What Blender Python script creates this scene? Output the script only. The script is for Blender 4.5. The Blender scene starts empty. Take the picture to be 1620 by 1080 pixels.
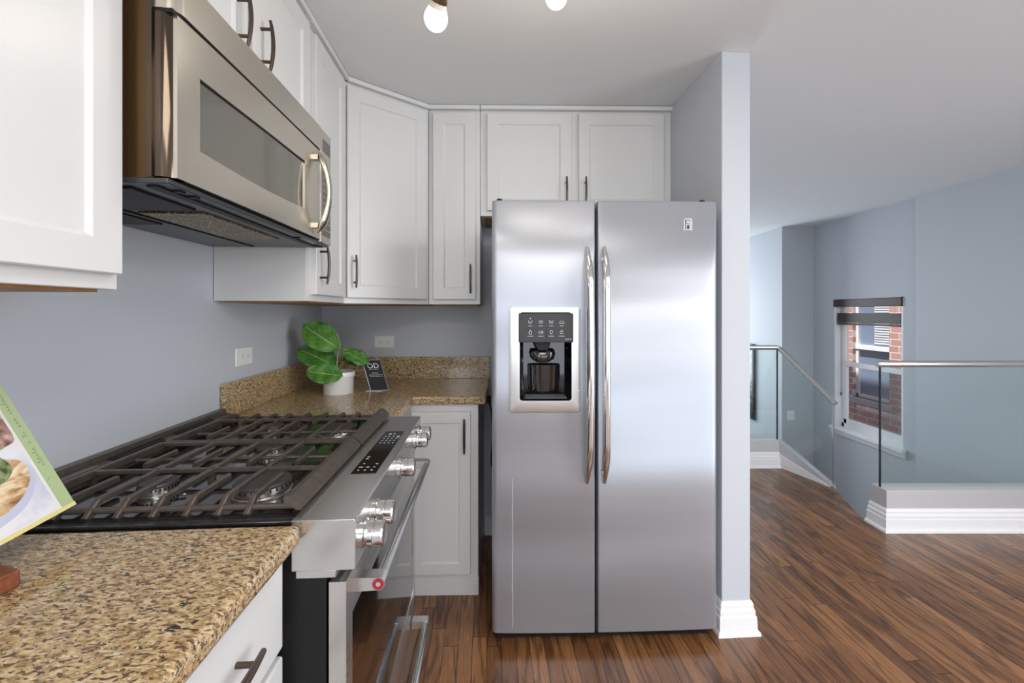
import bpy, bmesh, math, random
from mathutils import Vector, Matrix
random.seed(7)
S = bpy.context.scene
COL = S.collection

# ------------------------------------------------------------------ camera
cam_d = bpy.data.cameras.new('camera')
cam = bpy.data.objects.new('camera', cam_d)
COL.objects.link(cam)
cam.location = (0, 0, 1.33)
cam.rotation_euler = (math.pi/2, 0, 0)
cam_d.sensor_width = 36
cam_d.lens = 660/1620*36
cam_d.shift_y = -47/1620
cam_d.clip_start = 0.02
S.camera = cam

# ------------------------------------------------------------------ view, world, big lights
S.view_settings.view_transform = 'Standard'
S.view_settings.look = 'None'
S.view_settings.gamma = 1
S.view_settings.use_curve_mapping = False
S.view_settings.exposure = 0.25
world = bpy.data.worlds.new('world')
S.world = world
world.use_nodes = True
world.node_tree.nodes['Background'].inputs[0].default_value = (0.80, 0.88, 1.0, 1)
world.node_tree.nodes['Background'].inputs[1].default_value = 0.75

FILL_LEFT = (-0.74, -2.55, 1.55)
def area(name, loc, target, sx, sy, power, color):
    d = bpy.data.lights.new(name, 'AREA')
    d.shape = 'RECTANGLE'; d.size = sx; d.size_y = sy; d.energy = power; d.color = color
    o = bpy.data.objects.new(name, d); COL.objects.link(o)
    o.location = loc
    o.rotation_euler = (Vector(target)-Vector(loc)).to_track_quat('-Z', 'Z').to_euler()
    return o
# daylight at unseen windows behind and right of the camera, plus added fills
area('daylight_rear', (1.35, -3.74, 1.22), (1.35, 0, 1.22), 3.3, 1.95, 36, (0.90, 0.95, 1.0))
area('fill_left', FILL_LEFT, (3.7, -1.6, 1.3), 1.5, 1.3, 36, (0.90, 0.95, 1.0))  # added fill in front of a solid wall, brightens the right side
area('ceiling_fill_light', (0.35, -0.75, 2.345), (0.35, -0.75, 0), 1.15, 1.15, 27, (1.0, 0.96, 0.92))  # added fill, brightens the low fronts from behind the camera
area('ceiling_fill_light', (2.7, 0.0, 2.345), (2.7, 0.0, 0), 1.15, 1.15, 40, (1.0, 0.97, 0.94))  # added fill, brightens the hall side from out of view
area('daylight_side', (3.72, -0.75, 1.25), (0, -0.75, 1.25), 2.8, 1.9, 74, (0.92, 0.96, 1.0))
area('fill_stairwell', (2.2, 7.9, 1.0), (2.4, 0, 0.9), 1.6, 2.0, 95, (0.86, 0.93, 1.0))  # added fill to lift the hall; no window opens there

sd = bpy.data.lights.new('sun', 'SUN'); sd.energy = 9.0; sd.angle = 0.02; sd.color = (1.0, 0.95, 0.88)
sun = bpy.data.objects.new('sun', sd); COL.objects.link(sun)
sun.rotation_euler = Vector((math.cos(math.radians(70)), 0.03, -math.sin(math.radians(70)))).to_track_quat('-Z', 'Y').to_euler()

TL = math.atan(40/660)          # the range wall and all that stands along it
TB = math.radians(0.9)          # the wall behind the refrigerator
TF = math.radians(1.5)
EYE = 1.33
CEIL = 2.41

# ------------------------------------------------------------------ materials
def new_mat(name):
    m = bpy.data.materials.new(name); m.use_nodes = True
    nt = m.node_tree
    return m, nt, nt.nodes, nt.links, nt.nodes['Principled BSDF']

def plain(name, col, rough=0.5, metal=0.0, spec=0.5, coat=0.0, bump=0.0, bscale=200, emit=None, estr=0):
    m, nt, n, l, p = new_mat(name)
    p.inputs['Base Color'].default_value = (*col, 1)
    p.inputs['Roughness'].default_value = rough
    p.inputs['Metallic'].default_value = metal
    p.inputs['Specular IOR Level'].default_value = spec
    p.inputs['Coat Weight'].default_value = coat
    p.inputs['Coat Roughness'].default_value = 0.06
    if emit:
        p.inputs['Emission Color'].default_value = (*emit, 1)
        p.inputs['Emission Strength'].default_value = estr
    if bump:
        tc = n.new('ShaderNodeTexCoord'); no = n.new('ShaderNodeTexNoise'); b = n.new('ShaderNodeBump')
        no.inputs['Scale'].default_value = bscale; no.inputs['Detail'].default_value = 3
        b.inputs['Strength'].default_value = bump; b.inputs['Distance'].default_value = 0.002
        l.new(tc.outputs['Object'], no.inputs['Vector']); l.new(no.outputs['Fac'], b.inputs['Height'])
        l.new(b.outputs['Normal'], p.inputs['Normal'])
    return m

def ramp(n, stops, interp='LINEAR'):
    r = n.new('ShaderNodeValToRGB'); cr = r.color_ramp; cr.interpolation = interp
    while len(cr.elements) < len(stops): cr.elements.new(0.5)
    for e, (pos, c) in zip(cr.elements, stops):
        e.position = pos; e.color = (*c, 1)
    return r

def mapping(n, l, src, scale=(1, 1, 1), rot=(0, 0, 0), loc=(0, 0, 0)):
    mp = n.new('ShaderNodeMapping')
    mp.inputs['Scale'].default_value = scale; mp.inputs['Rotation'].default_value = rot; mp.inputs['Location'].default_value = loc
    l.new(src, mp.inputs['Vector']); return mp

def mathn(n, l, op, a, b=None, c=None):
    m = n.new('ShaderNodeMath'); m.operation = op
    for i, v in enumerate((a, b, c)):
        if v is None: continue
        if isinstance(v, (int, float)): m.inputs[i].default_value = v
        else: l.new(v, m.inputs[i])
    return m.outputs[0]

def mixc(n, l, fac, a, b, mode='MIX'):
    m = n.new('ShaderNodeMix'); m.data_type = 'RGBA'; m.blend_type = mode
    if isinstance(fac, (int, float)): m.inputs[0].default_value = fac
    else: l.new(fac, m.inputs[0])
    for i, v in ((6, a), (7, b)):
        if isinstance(v, tuple): m.inputs[i].default_value = (*v, 1)
        else: l.new(v, m.inputs[i])
    return m.outputs[2]

def steel(name, col=(0.62, 0.62, 0.61), rough=0.27, streak=(3, 3, 400), wave=0.0, aniso=0.0, metal=0.92):
    m, nt, n, l, p = new_mat(name)
    p.inputs['Metallic'].default_value = metal
    p.inputs['Anisotropic'].default_value = aniso
    tc = n.new('ShaderNodeTexCoord')
    mp = mapping(n, l, tc.outputs['Object'], streak)
    no = n.new('ShaderNodeTexNoise'); no.inputs['Scale'].default_value = 1; no.inputs['Detail'].default_value = 2
    l.new(mp.outputs[0], no.inputs['Vector'])
    r = ramp(n, [(0.3, tuple(c*0.985 for c in col)), (0.7, tuple(min(1, c*1.015) for c in col))])
    l.new(no.outputs['Fac'], r.inputs[0]); l.new(r.outputs[0], p.inputs['Base Color'])
    mr = n.new('ShaderNodeMapRange'); mr.inputs['To Min'].default_value = rough*0.96; mr.inputs['To Max'].default_value = rough*1.04
    l.new(no.outputs['Fac'], mr.inputs[0]); l.new(mr.outputs[0], p.inputs['Roughness'])
    if wave:
        mp2 = mapping(n, l, tc.outputs['Object'], (1.0, 1.0, 3.6))
        n2 = n.new('ShaderNodeTexNoise'); n2.inputs['Scale'].default_value = 1.0; n2.inputs['Detail'].default_value = 0
        l.new(mp2.outputs[0], n2.inputs['Vector'])
        b2 = n.new('ShaderNodeBump'); b2.inputs['Strength'].default_value = 1.0; b2.inputs['Distance'].default_value = wave
        l.new(n2.outputs['Fac'], b2.inputs['Height']); l.new(b2.outputs['Normal'], p.inputs['Normal'])
    return m

def granite(name):
    m, nt, n, l, p = new_mat(name)
    tc = n.new('ShaderNodeTexCoord')
    mp = mapping(n, l, tc.outputs['Object'], (0.9, 1.9, 1.9), (0, 0, 0.5))
    def noise(scale, detail=2, rough=0.55, dist=0.0):
        x = n.new('ShaderNodeTexNoise'); x.inputs['Scale'].default_value = scale
        x.inputs['Detail'].default_value = detail; x.inputs['Roughness'].default_value = rough
        x.inputs['Distortion'].default_value = dist
        l.new(mp.outputs[0], x.inputs['Vector']); return x.outputs['Fac']
    base = ramp(n, [(0.30, (0.20, 0.115, 0.05)), (0.45, (0.40, 0.27, 0.13)), (0.57, (0.57, 0.42, 0.23)), (0.75, (0.66, 0.55, 0.37))])
    l.new(noise(70, 3, 0.6, 0.4), base.inputs[0])
    brown = ramp(n, [(0.545, (0, 0, 0)), (0.60, (1, 1, 1))]); l.new(noise(112, 2, 0.5, 0.6), brown.inputs[0])
    c1 = mixc(n, l, brown.outputs[0], base.outputs[0], (0.13, 0.075, 0.04))
    blk = ramp(n, [(0.60, (0, 0, 0)), (0.66, (0.9, 0.9, 0.9))]); l.new(noise(58, 2, 0.6, 0.8), blk.inputs[0])
    c2 = mixc(n, l, blk.outputs[0], c1, (0.022, 0.022, 0.022))
    lt = ramp(n, [(0.64, (0, 0, 0)), (0.70, (1, 1, 1))]); l.new(noise(145, 1), lt.inputs[0])
    c3 = mixc(n, l, lt.outputs[0], c2, (0.62, 0.56, 0.46))
    l.new(c3, p.inputs['Base Color'])
    p.inputs['Roughness'].default_value = 0.13
    p.inputs['Specular IOR Level'].default_value = 0.55
    return m

def oak(name):
    m, nt, n, l, p = new_mat(name)
    tc = n.new('ShaderNodeTexCoord')
    mp = mapping(n, l, tc.outputs['Object'], (1, 1, 1), (0, 0, -TL))
    sx = n.new('ShaderNodeSeparateXYZ'); l.new(mp.outputs[0], sx.inputs[0])
    W = 0.057
    u = mathn(n, l, 'DIVIDE', sx.outputs[0], W)
    iu = mathn(n, l, 'FLOOR', u)
    wn = n.new('ShaderNodeTexWhiteNoise'); wn.noise_dimensions = '1D'; l.new(iu, wn.inputs['W'])
    v = mathn(n, l, 'ADD', mathn(n, l, 'DIVIDE', sx.outputs[1], 0.95), mathn(n, l, 'MULTIPLY', wn.outputs['Value'], 7.3))
    iv = mathn(n, l, 'FLOOR', v)
    idn = mathn(n, l, 'ADD', mathn(n, l, 'MULTIPLY', iu, 3.17), mathn(n, l, 'MULTIPLY', iv, 11.9))
    wn2 = n.new('ShaderNodeTexWhiteNoise'); wn2.noise_dimensions = '1D'; l.new(idn, wn2.inputs['W'])
    cv = n.new('ShaderNodeCombineXYZ')
    l.new(mathn(n, l, 'MULTIPLY', sx.outputs[0], 15.0), cv.inputs[0])
    l.new(mathn(n, l, 'MULTIPLY', sx.outputs[1], 1.7), cv.inputs[1])
    l.new(mathn(n, l, 'MULTIPLY', wn2.outputs['Value'], 37.0), cv.inputs[2])
    no = n.new('ShaderNodeTexNoise'); no.inputs['Scale'].default_value = 1.0; no.inputs['Detail'].default_value = 1.2; no.inputs['Roughness'].default_value = 0.4
    l.new(cv.outputs[0], no.inputs['Vector'])
    rings = mathn(n, l, 'SINE', mathn(n, l, 'MULTIPLY', no.outputs['Fac'], 34.0))
    rr = n.new('ShaderNodeMapRange'); rr.inputs['From Min'].default_value = 0.25; rr.inputs['From Max'].default_value = 1.0
    l.new(rings, rr.inputs[0])
    fine = n.new('ShaderNodeTexNoise'); fine.inputs['Scale'].default_value = 1.0; fine.inputs['Detail'].default_value = 4
    mpf = mapping(n, l, mp.outputs[0], (260, 9, 1)); l.new(mpf.outputs[0], fine.inputs['Vector'])
    tone = ramp(n, [(0.0, (0.110, 0.046, 0.020)), (0.5, (0.165, 0.072, 0.029)), (1.0, (0.230, 0.106, 0.044))])
    l.new(wn2.outputs['Value'], tone.inputs[0])
    light = mixc(n, l, 1.0, tone.outputs[0], (1.35, 1.35, 1.3), 'MULTIPLY')
    dark = mixc(n, l, 1.0, tone.outputs[0], (0.30, 0.27, 0.27), 'MULTIPLY')
    amt = mathn(n, l, 'MULTIPLY', rr.outputs[0], 0.62)
    c = mixc(n, l, amt, light, dark)
    fr = n.new('ShaderNodeMapRange'); fr.inputs['From Min'].default_value = 0.35; fr.inputs['From Max'].default_value = 0.65
    fr.inputs['To Min'].default_value = 0.72; fr.inputs['To Max'].default_value = 1.15
    l.new(fine.outputs['Fac'], fr.inputs[0])
    cc = n.new('ShaderNodeCombineXYZ')
    for i in range(3): l.new(fr.outputs[0], cc.inputs[i])
    c = mixc(n, l, 1.0, c, cc.outputs[0], 'MULTIPLY')
    fu = mathn(n, l, 'FRACT', u)
    gap = mathn(n, l, 'GREATER_THAN', mathn(n, l, 'ABSOLUTE', mathn(n, l, 'SUBTRACT', fu, 0.5)), 0.482)
    fv = mathn(n, l, 'FRACT', v)
    gap2 = mathn(n, l, 'GREATER_THAN', mathn(n, l, 'ABSOLUTE', mathn(n, l, 'SUBTRACT', fv, 0.5)), 0.4985)
    g = mathn(n, l, 'MAXIMUM', gap, gap2)
    c = mixc(n, l, mathn(n, l, 'MULTIPLY', g, 0.92), c, (0.012, 0.006, 0.004))
    l.new(c, p.inputs['Base Color'])
    p.inputs['Roughness'].default_value = 0.22
    p.inputs['Specular IOR Level'].default_value = 0.6
    rv = n.new('ShaderNodeMapRange'); rv.inputs['To Min'].default_value = 0.17; rv.inputs['To Max'].default_value = 0.33
    l.new(fine.outputs['Fac'], rv.inputs[0]); l.new(rv.outputs[0], p.inputs['Roughness'])
    b = n.new('ShaderNodeBump'); b.inputs['Strength'].default_value = 0.25; b.inputs['Distance'].default_value = 0.0008
    l.new(mathn(n, l, 'SUBTRACT', fine.outputs['Fac'], g), b.inputs['Height']); l.new(b.outputs['Normal'], p.inputs['Normal'])
    return m

def glassy(name, tint=(0.93, 0.97, 0.96), refl=1.0):
    m, nt, n, l, p = new_mat(name)
    n.remove(p); out = n['Material Output']
    t = n.new('ShaderNodeBsdfTransparent'); t.inputs[0].default_value = (*tint, 1)
    g = n.new('ShaderNodeBsdfGlossy'); g.inputs['Roughness'].default_value = 0.01
    g.inputs[0].default_value = (refl, refl, refl, 1)
    ge = n.new('ShaderNodeNewGeometry'); dt = n.new('ShaderNodeVectorMath'); dt.operation = 'DOT_PRODUCT'
    l.new(ge.outputs['Normal'], dt.inputs[0]); l.new(ge.outputs['Incoming'], dt.inputs[1])
    om = mathn(n, l, 'SUBTRACT', 1.0, mathn(n, l, 'ABSOLUTE', dt.outputs['Value']))
    fr = mathn(n, l, 'ADD', mathn(n, l, 'MULTIPLY', mathn(n, l, 'POWER', om, 5.0), 0.92), 0.045)   # same on both faces of the sheet
    mx = n.new('ShaderNodeMixShader')
    l.new(fr, mx.inputs[0]); l.new(t.outputs[0], mx.inputs[1]); l.new(g.outputs[0], mx.inputs[2])
    l.new(mx.outputs[0], out.inputs[0])
    return m

def brick_mat(name):
    m, nt, n, l, p = new_mat(name)
    tc = n.new('ShaderNodeTexCoord')
    sx = n.new('ShaderNodeSeparateXYZ'); l.new(tc.outputs['Object'], sx.inputs[0])
    cb = n.new('ShaderNodeCombineXYZ'); l.new(sx.outputs[1], cb.inputs[0]); l.new(sx.outputs[2], cb.inputs[1])
    b = n.new('ShaderNodeTexBrick')
    b.inputs['Scale'].default_value = 1.0; b.inputs['Brick Width'].default_value = 0.24; b.inputs['Row Height'].default_value = 0.085
    b.inputs['Mortar Size'].default_value = 0.006
    b.inputs['Color1'].default_value = (0.44, 0.22, 0.19, 1); b.inputs['Color2'].default_value = (0.52, 0.29, 0.25, 1)
    b.inputs['Mortar'].default_value = (0.74, 0.66, 0.64, 1)  # brick and mortar paled, washed-out outdoor haze put into the colour
    l.new(cb.outputs[0], b.inputs['Vector'])
    l.new(b.outputs['Color'], p.inputs['Base Color']); p.inputs['Roughness'].default_value = 0.9
    return m

def leaf_mat(name):
    m, nt, n, l, p = new_mat(name)
    uv = n.new('ShaderNodeUVMap')
    sx = n.new('ShaderNodeSeparateXYZ'); l.new(uv.outputs[0], sx.inputs[0])
    au = mathn(n, l, 'ABSOLUTE', mathn(n, l, 'SUBTRACT', sx.outputs[0], 0.5))
    mid = mathn(n, l, 'LESS_THAN', au, 0.016)
    sv = mathn(n, l, 'FRACT', mathn(n, l, 'SUBTRACT', mathn(n, l, 'MULTIPLY', sx.outputs[1], 6.0), mathn(n, l, 'MULTIPLY', au, 4.2)))
    side = mathn(n, l, 'LESS_THAN', sv, 0.07)
    no = n.new('ShaderNodeTexNoise'); no.inputs['Scale'].default_value = 25; tc = n.new('ShaderNodeTexCoord')
    l.new(tc.outputs['Object'], no.inputs['Vector'])
    r = ramp(n, [(0.3, (0.045, 0.145, 0.022)), (0.7, (0.10, 0.26, 0.04))]); l.new(no.outputs['Fac'], r.inputs[0])
    v = mathn(n, l, 'MAXIMUM', mid, mathn(n, l, 'MULTIPLY', side, 0.45))
    c = mixc(n, l, v, r.outputs[0], (0.32, 0.50, 0.15))
    l.new(c, p.inputs['Base Color']); p.inputs['Roughness'].default_value = 0.36
    b = n.new('ShaderNodeBump'); b.inputs['Strength'].default_value = 0.5; b.inputs['Distance'].default_value = 0.002
    l.new(sv, b.inputs['Height']); l.new(b.outputs['Normal'], p.inputs['Normal'])
    return m

def noisecol(name, stops, scale, rough=0.5, detail=4, metal=0, dist=0.0, vscale=(1, 1, 1)):
    m, nt, n, l, p = new_mat(name)
    tc = n.new('ShaderNodeTexCoord'); mp = mapping(n, l, tc.outputs['Object'], vscale)
    no = n.new('ShaderNodeTexNoise'); no.inputs['Scale'].default_value = scale; no.inputs['Detail'].default_value = detail
    no.inputs['Distortion'].default_value = dist
    l.new(mp.outputs[0], no.inputs['Vector'])
    r = ramp(n, stops); l.new(no.outputs['Fac'], r.inputs[0]); l.new(r.outputs[0], p.inputs['Base Color'])
    p.inputs['Roughness'].default_value = rough; p.inputs['Metallic'].default_value = metal
    return m

M = dict(
    cab=plain('cabinet_paint', (0.70, 0.70, 0.695), 0.33, bump=0.06, bscale=90),
    wall=plain('wall_paint', (0.53, 0.555, 0.60), 0.62, bump=0.05, bscale=260),
    wallshade=plain('wall_paint_shaded', (0.50, 0.53, 0.565), 0.62, bump=0.05, bscale=260),  # same wall paint, the hall's dimmer light put into a darker tone
    ceil=plain('ceiling_paint', (0.76, 0.785, 0.80), 0.8, bump=0.04, bscale=260),
    trim=plain('trim_paint', (0.83, 0.83, 0.84), 0.35),
    granite=granite('granite'),
    oak=oak('oak_floor'),
    steel=steel('brushed_steel'),
    fridge=steel('fridge_steel', (0.42, 0.44, 0.485), 0.38, (1, 1, 60), wave=0.022, aniso=0.72, metal=0.70),
    chrome=plain('polished_steel', (0.74, 0.73, 0.72), 0.12, 1.0),
    warmsteel=steel('warm_steel', (0.60, 0.56, 0.49), 0.26, (3, 3, 700)),
    champagne=plain('champagne_steel', (0.66, 0.60, 0.50), 0.24, 1.0),
    channel=plain('matte_aluminium', (0.62, 0.61, 0.63), 0.5, 0.35),
    bronze=plain('bronze_handle', (0.115, 0.085, 0.07), 0.32, 0.85),
    blackhandle=plain('black_handle', (0.025, 0.022, 0.024), 0.4, 0.4),
    brownside=noisecol('brown_side_metal', [(0.3, (0.085, 0.045, 0.016)), (0.7, (0.13, 0.075, 0.03))], 3, 0.28, 2, 0.7, vscale=(1, 1, 0.3)),
    bronzegloss=plain('glossy_bronze', (0.10, 0.075, 0.055), 0.10, 0.9),
    black=plain('black_plastic', (0.010, 0.010, 0.011), 0.45, spec=0.25),
    blackgloss=plain('black_gloss', (0.008, 0.008, 0.009), 0.05, coat=0.6),
    darkgrey=plain('dark_grey_metal', (0.06, 0.065, 0.07), 0.3, 0.4),
    enamel=plain('black_enamel', (0.016, 0.016, 0.017), 0.09, coat=0.5),
    iron=noisecol('cast_iron', [(0.3, (0.115, 0.094, 0.078)), (0.7, (0.16, 0.13, 0.11))], 60, 0.36, 3, 0.55),
    cap=plain('burner_cap', (0.05, 0.046, 0.044), 0.45, 0.3),
    alu=plain('burner_ring', (0.72, 0.68, 0.63), 0.28, 1.0),
    mesh=noisecol('grease_filter', [(0.35, (0.09, 0.065, 0.03)), (0.55, (0.24, 0.18, 0.10)), (0.68, (0.85, 0.76, 0.55))], 230, 0.4, 2, 0.6),
    mwglass=plain('microwave_glass', (0.20, 0.19, 0.165), 0.07, 0.55, 0.8),
    display=plain('display_glass', (0.012, 0.011, 0.010), 0.08, coat=0.5),
    keypad=plain('keypad', (0.12, 0.10, 0.09), 0.3),
    grey=plain('panel_grey', (0.055, 0.055, 0.06), 0.5, spec=0.3),
    mark=plain('white_marks', (0.75, 0.75, 0.75), 0.5),
    dimmark=plain('dim_marks', (0.42, 0.40, 0.37), 0.5),
    red=plain('red_emblem', (0.30, 0.02, 0.025), 0.3),
    plastic=plain('white_plastic', (0.82, 0.82, 0.81), 0.35),
    slot=plain('outlet_slot', (0.03, 0.03, 0.03), 0.6),
    ceramic=plain('white_ceramic', (0.82, 0.81, 0.79), 0.22),
    soil=noisecol('soil', [(0.3, (0.03, 0.02, 0.012)), (0.7, (0.10, 0.07, 0.04))], 120, 0.95),
    leaf=leaf_mat('leaf'),
    stem=plain('stem', (0.25, 0.33, 0.12), 0.5),
    sign=plain('sign_black', (0.022, 0.020, 0.024), 0.55, spec=0.2),
    acrylic=plain('clear_acrylic', (0.72, 0.72, 0.72), 0.1),
    glass=glassy('guard_glass', (0.925, 0.968, 0.965)),
    pane=glassy('window_glass', (0.94, 0.97, 0.98)),
    glassedge=plain('glass_edge', (0.015, 0.03, 0.03), 0.15),
    brick=brick_mat('neighbour_brick'),
    stone=plain('stone_sill', (0.45, 0.45, 0.50), 0.8),
    outglass=plain('neighbour_glass', (0.20, 0.25, 0.36), 0.1, 0.0, 0.9),
    blindwhite=plain('white_blind', (0.75, 0.76, 0.80), 0.5),
    blind=noisecol('dark_wood_blind', [(0.3, (0.020, 0.011, 0.010)), (0.7, (0.055, 0.030, 0.026))], 14, 0.35, 4, vscale=(1, 1, 9)),
    cover=plain('book_green', (0.44, 0.55, 0.30), 0.3),
    pages=plain('book_pages', (0.78, 0.68, 0.30), 0.5),
    bookwhite=plain('book_white', (0.82, 0.80, 0.80), 0.3),
    ink=plain('book_ink', (0.16, 0.22, 0.12), 0.5),
    food=noisecol('photo_food', [(0.28, (0.14, 0.07, 0.03)), (0.42, (0.55, 0.33, 0.16)), (0.55, (0.78, 0.60, 0.38)), (0.72, (0.90, 0.82, 0.68))], 42, 0.35, 5, dist=1.2, vscale=(1, 0.55, 1.6)),
    herb=noisecol('photo_herb', [(0.35, (0.06, 0.10, 0.03)), (0.6, (0.30, 0.36, 0.18)), (0.75, (0.75, 0.74, 0.66))], 90, 0.35, 4),
    meat=noisecol('photo_nuts', [(0.3, (0.12, 0.05, 0.03)), (0.55, (0.42, 0.25, 0.20)), (0.75, (0.75, 0.62, 0.58))], 70, 0.35, 4),
    platecol=plain('photo_plate', (0.55, 0.58, 0.72), 0.35),
    cloth=noisecol('photo_cloth', [(0.35, (0.58, 0.60, 0.72)), (0.6, (0.80, 0.80, 0.84))], 16, 0.35, 3),
    cherry=noisecol('cherry_wood', [(0.3, (0.16, 0.045, 0.02)), (0.7, (0.26, 0.085, 0.035))], 20, 0.4, 3, vscale=(1, 6, 6)),
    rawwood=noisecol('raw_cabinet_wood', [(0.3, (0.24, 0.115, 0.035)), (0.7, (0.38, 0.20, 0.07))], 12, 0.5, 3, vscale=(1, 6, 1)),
    bulb=plain('bulb_glow', (1, 1, 1), 0.3, emit=(1.0, 0.93, 0.84), estr=4),
    bulbneck=plain('bulb_collar', (0.75, 0.68, 0.60), 0.4),
    socket=plain('socket_bronze', (0.13, 0.085, 0.04), 0.35, 0.7),
    foliage=noisecol('foliage_tones', [(0.35, (0.01, 0.02, 0.015)), (0.55, (0.05, 0.14, 0.08)), (0.75, (0.45, 0.55, 0.50))], 22, 0.25, 6),
)

# ------------------------------------------------------------------ mesh helpers
class MB:
    def __init__(self): self.v = []; self.f = []; self.uv = None
    def add(self, verts, faces, mp=None):
        o = len(self.v)
        for p in verts: self.v.append(tuple(mp(*p)) if mp else tuple(p))
        for f in faces: self.f.append([o+i for i in f])
        return self
    def box(self, x0, x1, y0, y1, z0, z1, mp=None):
        vs = [(x, y, z) for x in (x0, x1) for y in (y0, y1) for z in (z0, z1)]
        fs = [(0, 1, 3, 2), (4, 6, 7, 5), (0, 4, 5, 1), (2, 3, 7, 6), (0, 2, 6, 4), (1, 5, 7, 3)]
        return self.add(vs, fs, mp)
    def prism(self, poly, a0, a1, mp=None):
        """poly in (u,v), extruded along w"""
        n = len(poly)
        vs = [(u, v, a0) for u, v in poly]+[(u, v, a1) for u, v in poly]
        fs = [list(range(n))[::-1], list(range(n, 2*n))]+[(i, (i+1) % n, n+(i+1) % n, n+i) for i in range(n)]
        return self.add(vs, fs, mp)
    def loft(self, rings, cap=True, closed=True, mp=None):
        n = len(rings[0]); vs = [p for r in rings for p in r]; fs = []
        for k in range(len(rings)-1):
            for i in range(n if closed else n-1):
                a = k*n+i; b = k*n+(i+1) % n
                fs.append((a, b, b+n, a+n))
        if cap: fs += [list(range(n))[::-1], [len(vs)-n+i for i in range(n)]]
        return self.add(vs, fs, mp)
    def tube(self, pts, r, n=12, mp=None, cap=True, flat=1.0, up=None):
        pts = [Vector(p) for p in pts]; rings = []
        rs = r if isinstance(r, (list, tuple)) else [r]*len(pts)
        ref = None
        for i, p in enumerate(pts):
            t = (pts[min(i+1, len(pts)-1)]-pts[max(i-1, 0)]).normalized()
            if ref is None:
                ref = Vector(up) if up else (Vector((0, 0, 1)) if abs(t.z) < 0.9 else Vector((1, 0, 0)))
            a = (ref-t*ref.dot(t)).normalized(); b = t.cross(a); ref = a
            rings.append([tuple(p+a*(rs[i]*flat*math.cos(q))+b*(rs[i]*math.sin(q))) for q in [2*math.pi*k/n for k in range(n)]])
        return self.loft(rings, cap, True, mp)
    def lathe(self, prof, c, axis='z', n=32, mp=None, cap=True):
        rings = []
        for r, h in prof:
            ring = []
            for k in range(n):
                q = 2*math.pi*k/n; a, b = r*math.cos(q), r*math.sin(q)
                if axis == 'z': ring.append((c[0]+a, c[1]+b, c[2]+h))
                elif axis == 'x': ring.append((c[0]+h, c[1]+a, c[2]+b))
                else: ring.append((c[0]+a, c[1]+h, c[2]+b))
            rings.append(ring)
        return self.loft(rings, cap, True, mp)

base = {}
def make_mesh(name, mb, mat, off, smooth, bevel):
    me = bpy.data.meshes.new(name)
    me.from_pydata([(v[0]-off[0], v[1]-off[1], v[2]-off[2]) for v in mb.v], [], mb.f)
    if mb.uv:
        ul = me.uv_layers.new(name='UVMap')
        for lp in me.loops: ul.data[lp.index].uv = mb.uv[lp.vertex_index]
    bm = bmesh.new(); bm.from_mesh(me); bmesh.ops.recalc_face_normals(bm, faces=bm.faces); bm.to_mesh(me); bm.free()
    me.materials.append(mat)
    if smooth or bevel:
        for p in me.polygons: p.use_smooth = True
        me.set_sharp_from_angle(angle=math.radians(smooth if isinstance(smooth, (int, float)) and smooth > 1 else 35))
    return me

def finish(o, bevel):
    if bevel:
        b = o.modifiers.new('bevel', 'BEVEL'); b.width = bevel; b.segments = 3; b.limit_method = 'ANGLE'; b.angle_limit = math.radians(40)
        b.harden_normals = False
def thing(name, label, cat, off=(0, 0, 0), ang=0.0, group=None):
    o = bpy.data.objects.new(name, None); COL.objects.link(o)
    o.empty_display_size = 0.05
    R = Matrix.Rotation(ang, 3, 'Z')
    o.location = R @ Vector(off); o.rotation_euler = (0, 0, ang)
    o['label'] = label; o['category'] = cat
    if group: o['group'] = group
    base[o] = off
    return o
def part(name, mb, mat, parent, smooth=True, bevel=0.0, label=None):
    off = base[parent]
    o = bpy.data.objects.new(name, make_mesh(name, mb, mat, off, smooth, bevel)); COL.objects.link(o)
    o.parent = parent; base[o] = off; finish(o, bevel)
    if label: o['label'] = label
    return o
def single(name, mb, mat, label, cat, off=(0, 0, 0), ang=0.0, group=None, smooth=True, bevel=0.0):
    o = bpy.data.objects.new(name, make_mesh(name, mb, mat, off, smooth, bevel)); COL.objects.link(o)
    R = Matrix.Rotation(ang, 3, 'Z')
    o.location = R @ Vector(off); o.rotation_euler = (0, 0, ang); base[o] = off
    o['label'] = label; o['category'] = cat
    if group: o['group'] = group
    finish(o, bevel); return o
def struct(name, mb, mat, ang=0.0, smooth=False, bevel=0.0, label=None):
    o = bpy.data.objects.new(name, make_mesh(name, mb, mat, (0, 0, 0), smooth, bevel)); COL.objects.link(o)
    o.rotation_euler = (0, 0, ang); o['kind'] = 'structure'; base[o] = (0, 0, 0); finish(o, bevel)
    o['label'] = label or name.replace('_', ' '); o['category'] = name.split('_')[0]
    return o

def W(ang, x, y):                    # run frame -> world
    return (x*math.cos(ang)-y*math.sin(ang), x*math.sin(ang)+y*math.cos(ang))
def Linv(ang, x, y):
    return (x*math.cos(ang)+y*math.sin(ang), -x*math.sin(ang)+y*math.cos(ang))

# mappings: (u along the run, v up, w out of the face)
def mapX(x0): return lambda u, v, w: (x0+w, u, v)       # face looks to +X
def mapY(y0): return lambda u, v, w: (u, y0-w, v)       # face looks to -Y

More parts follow.
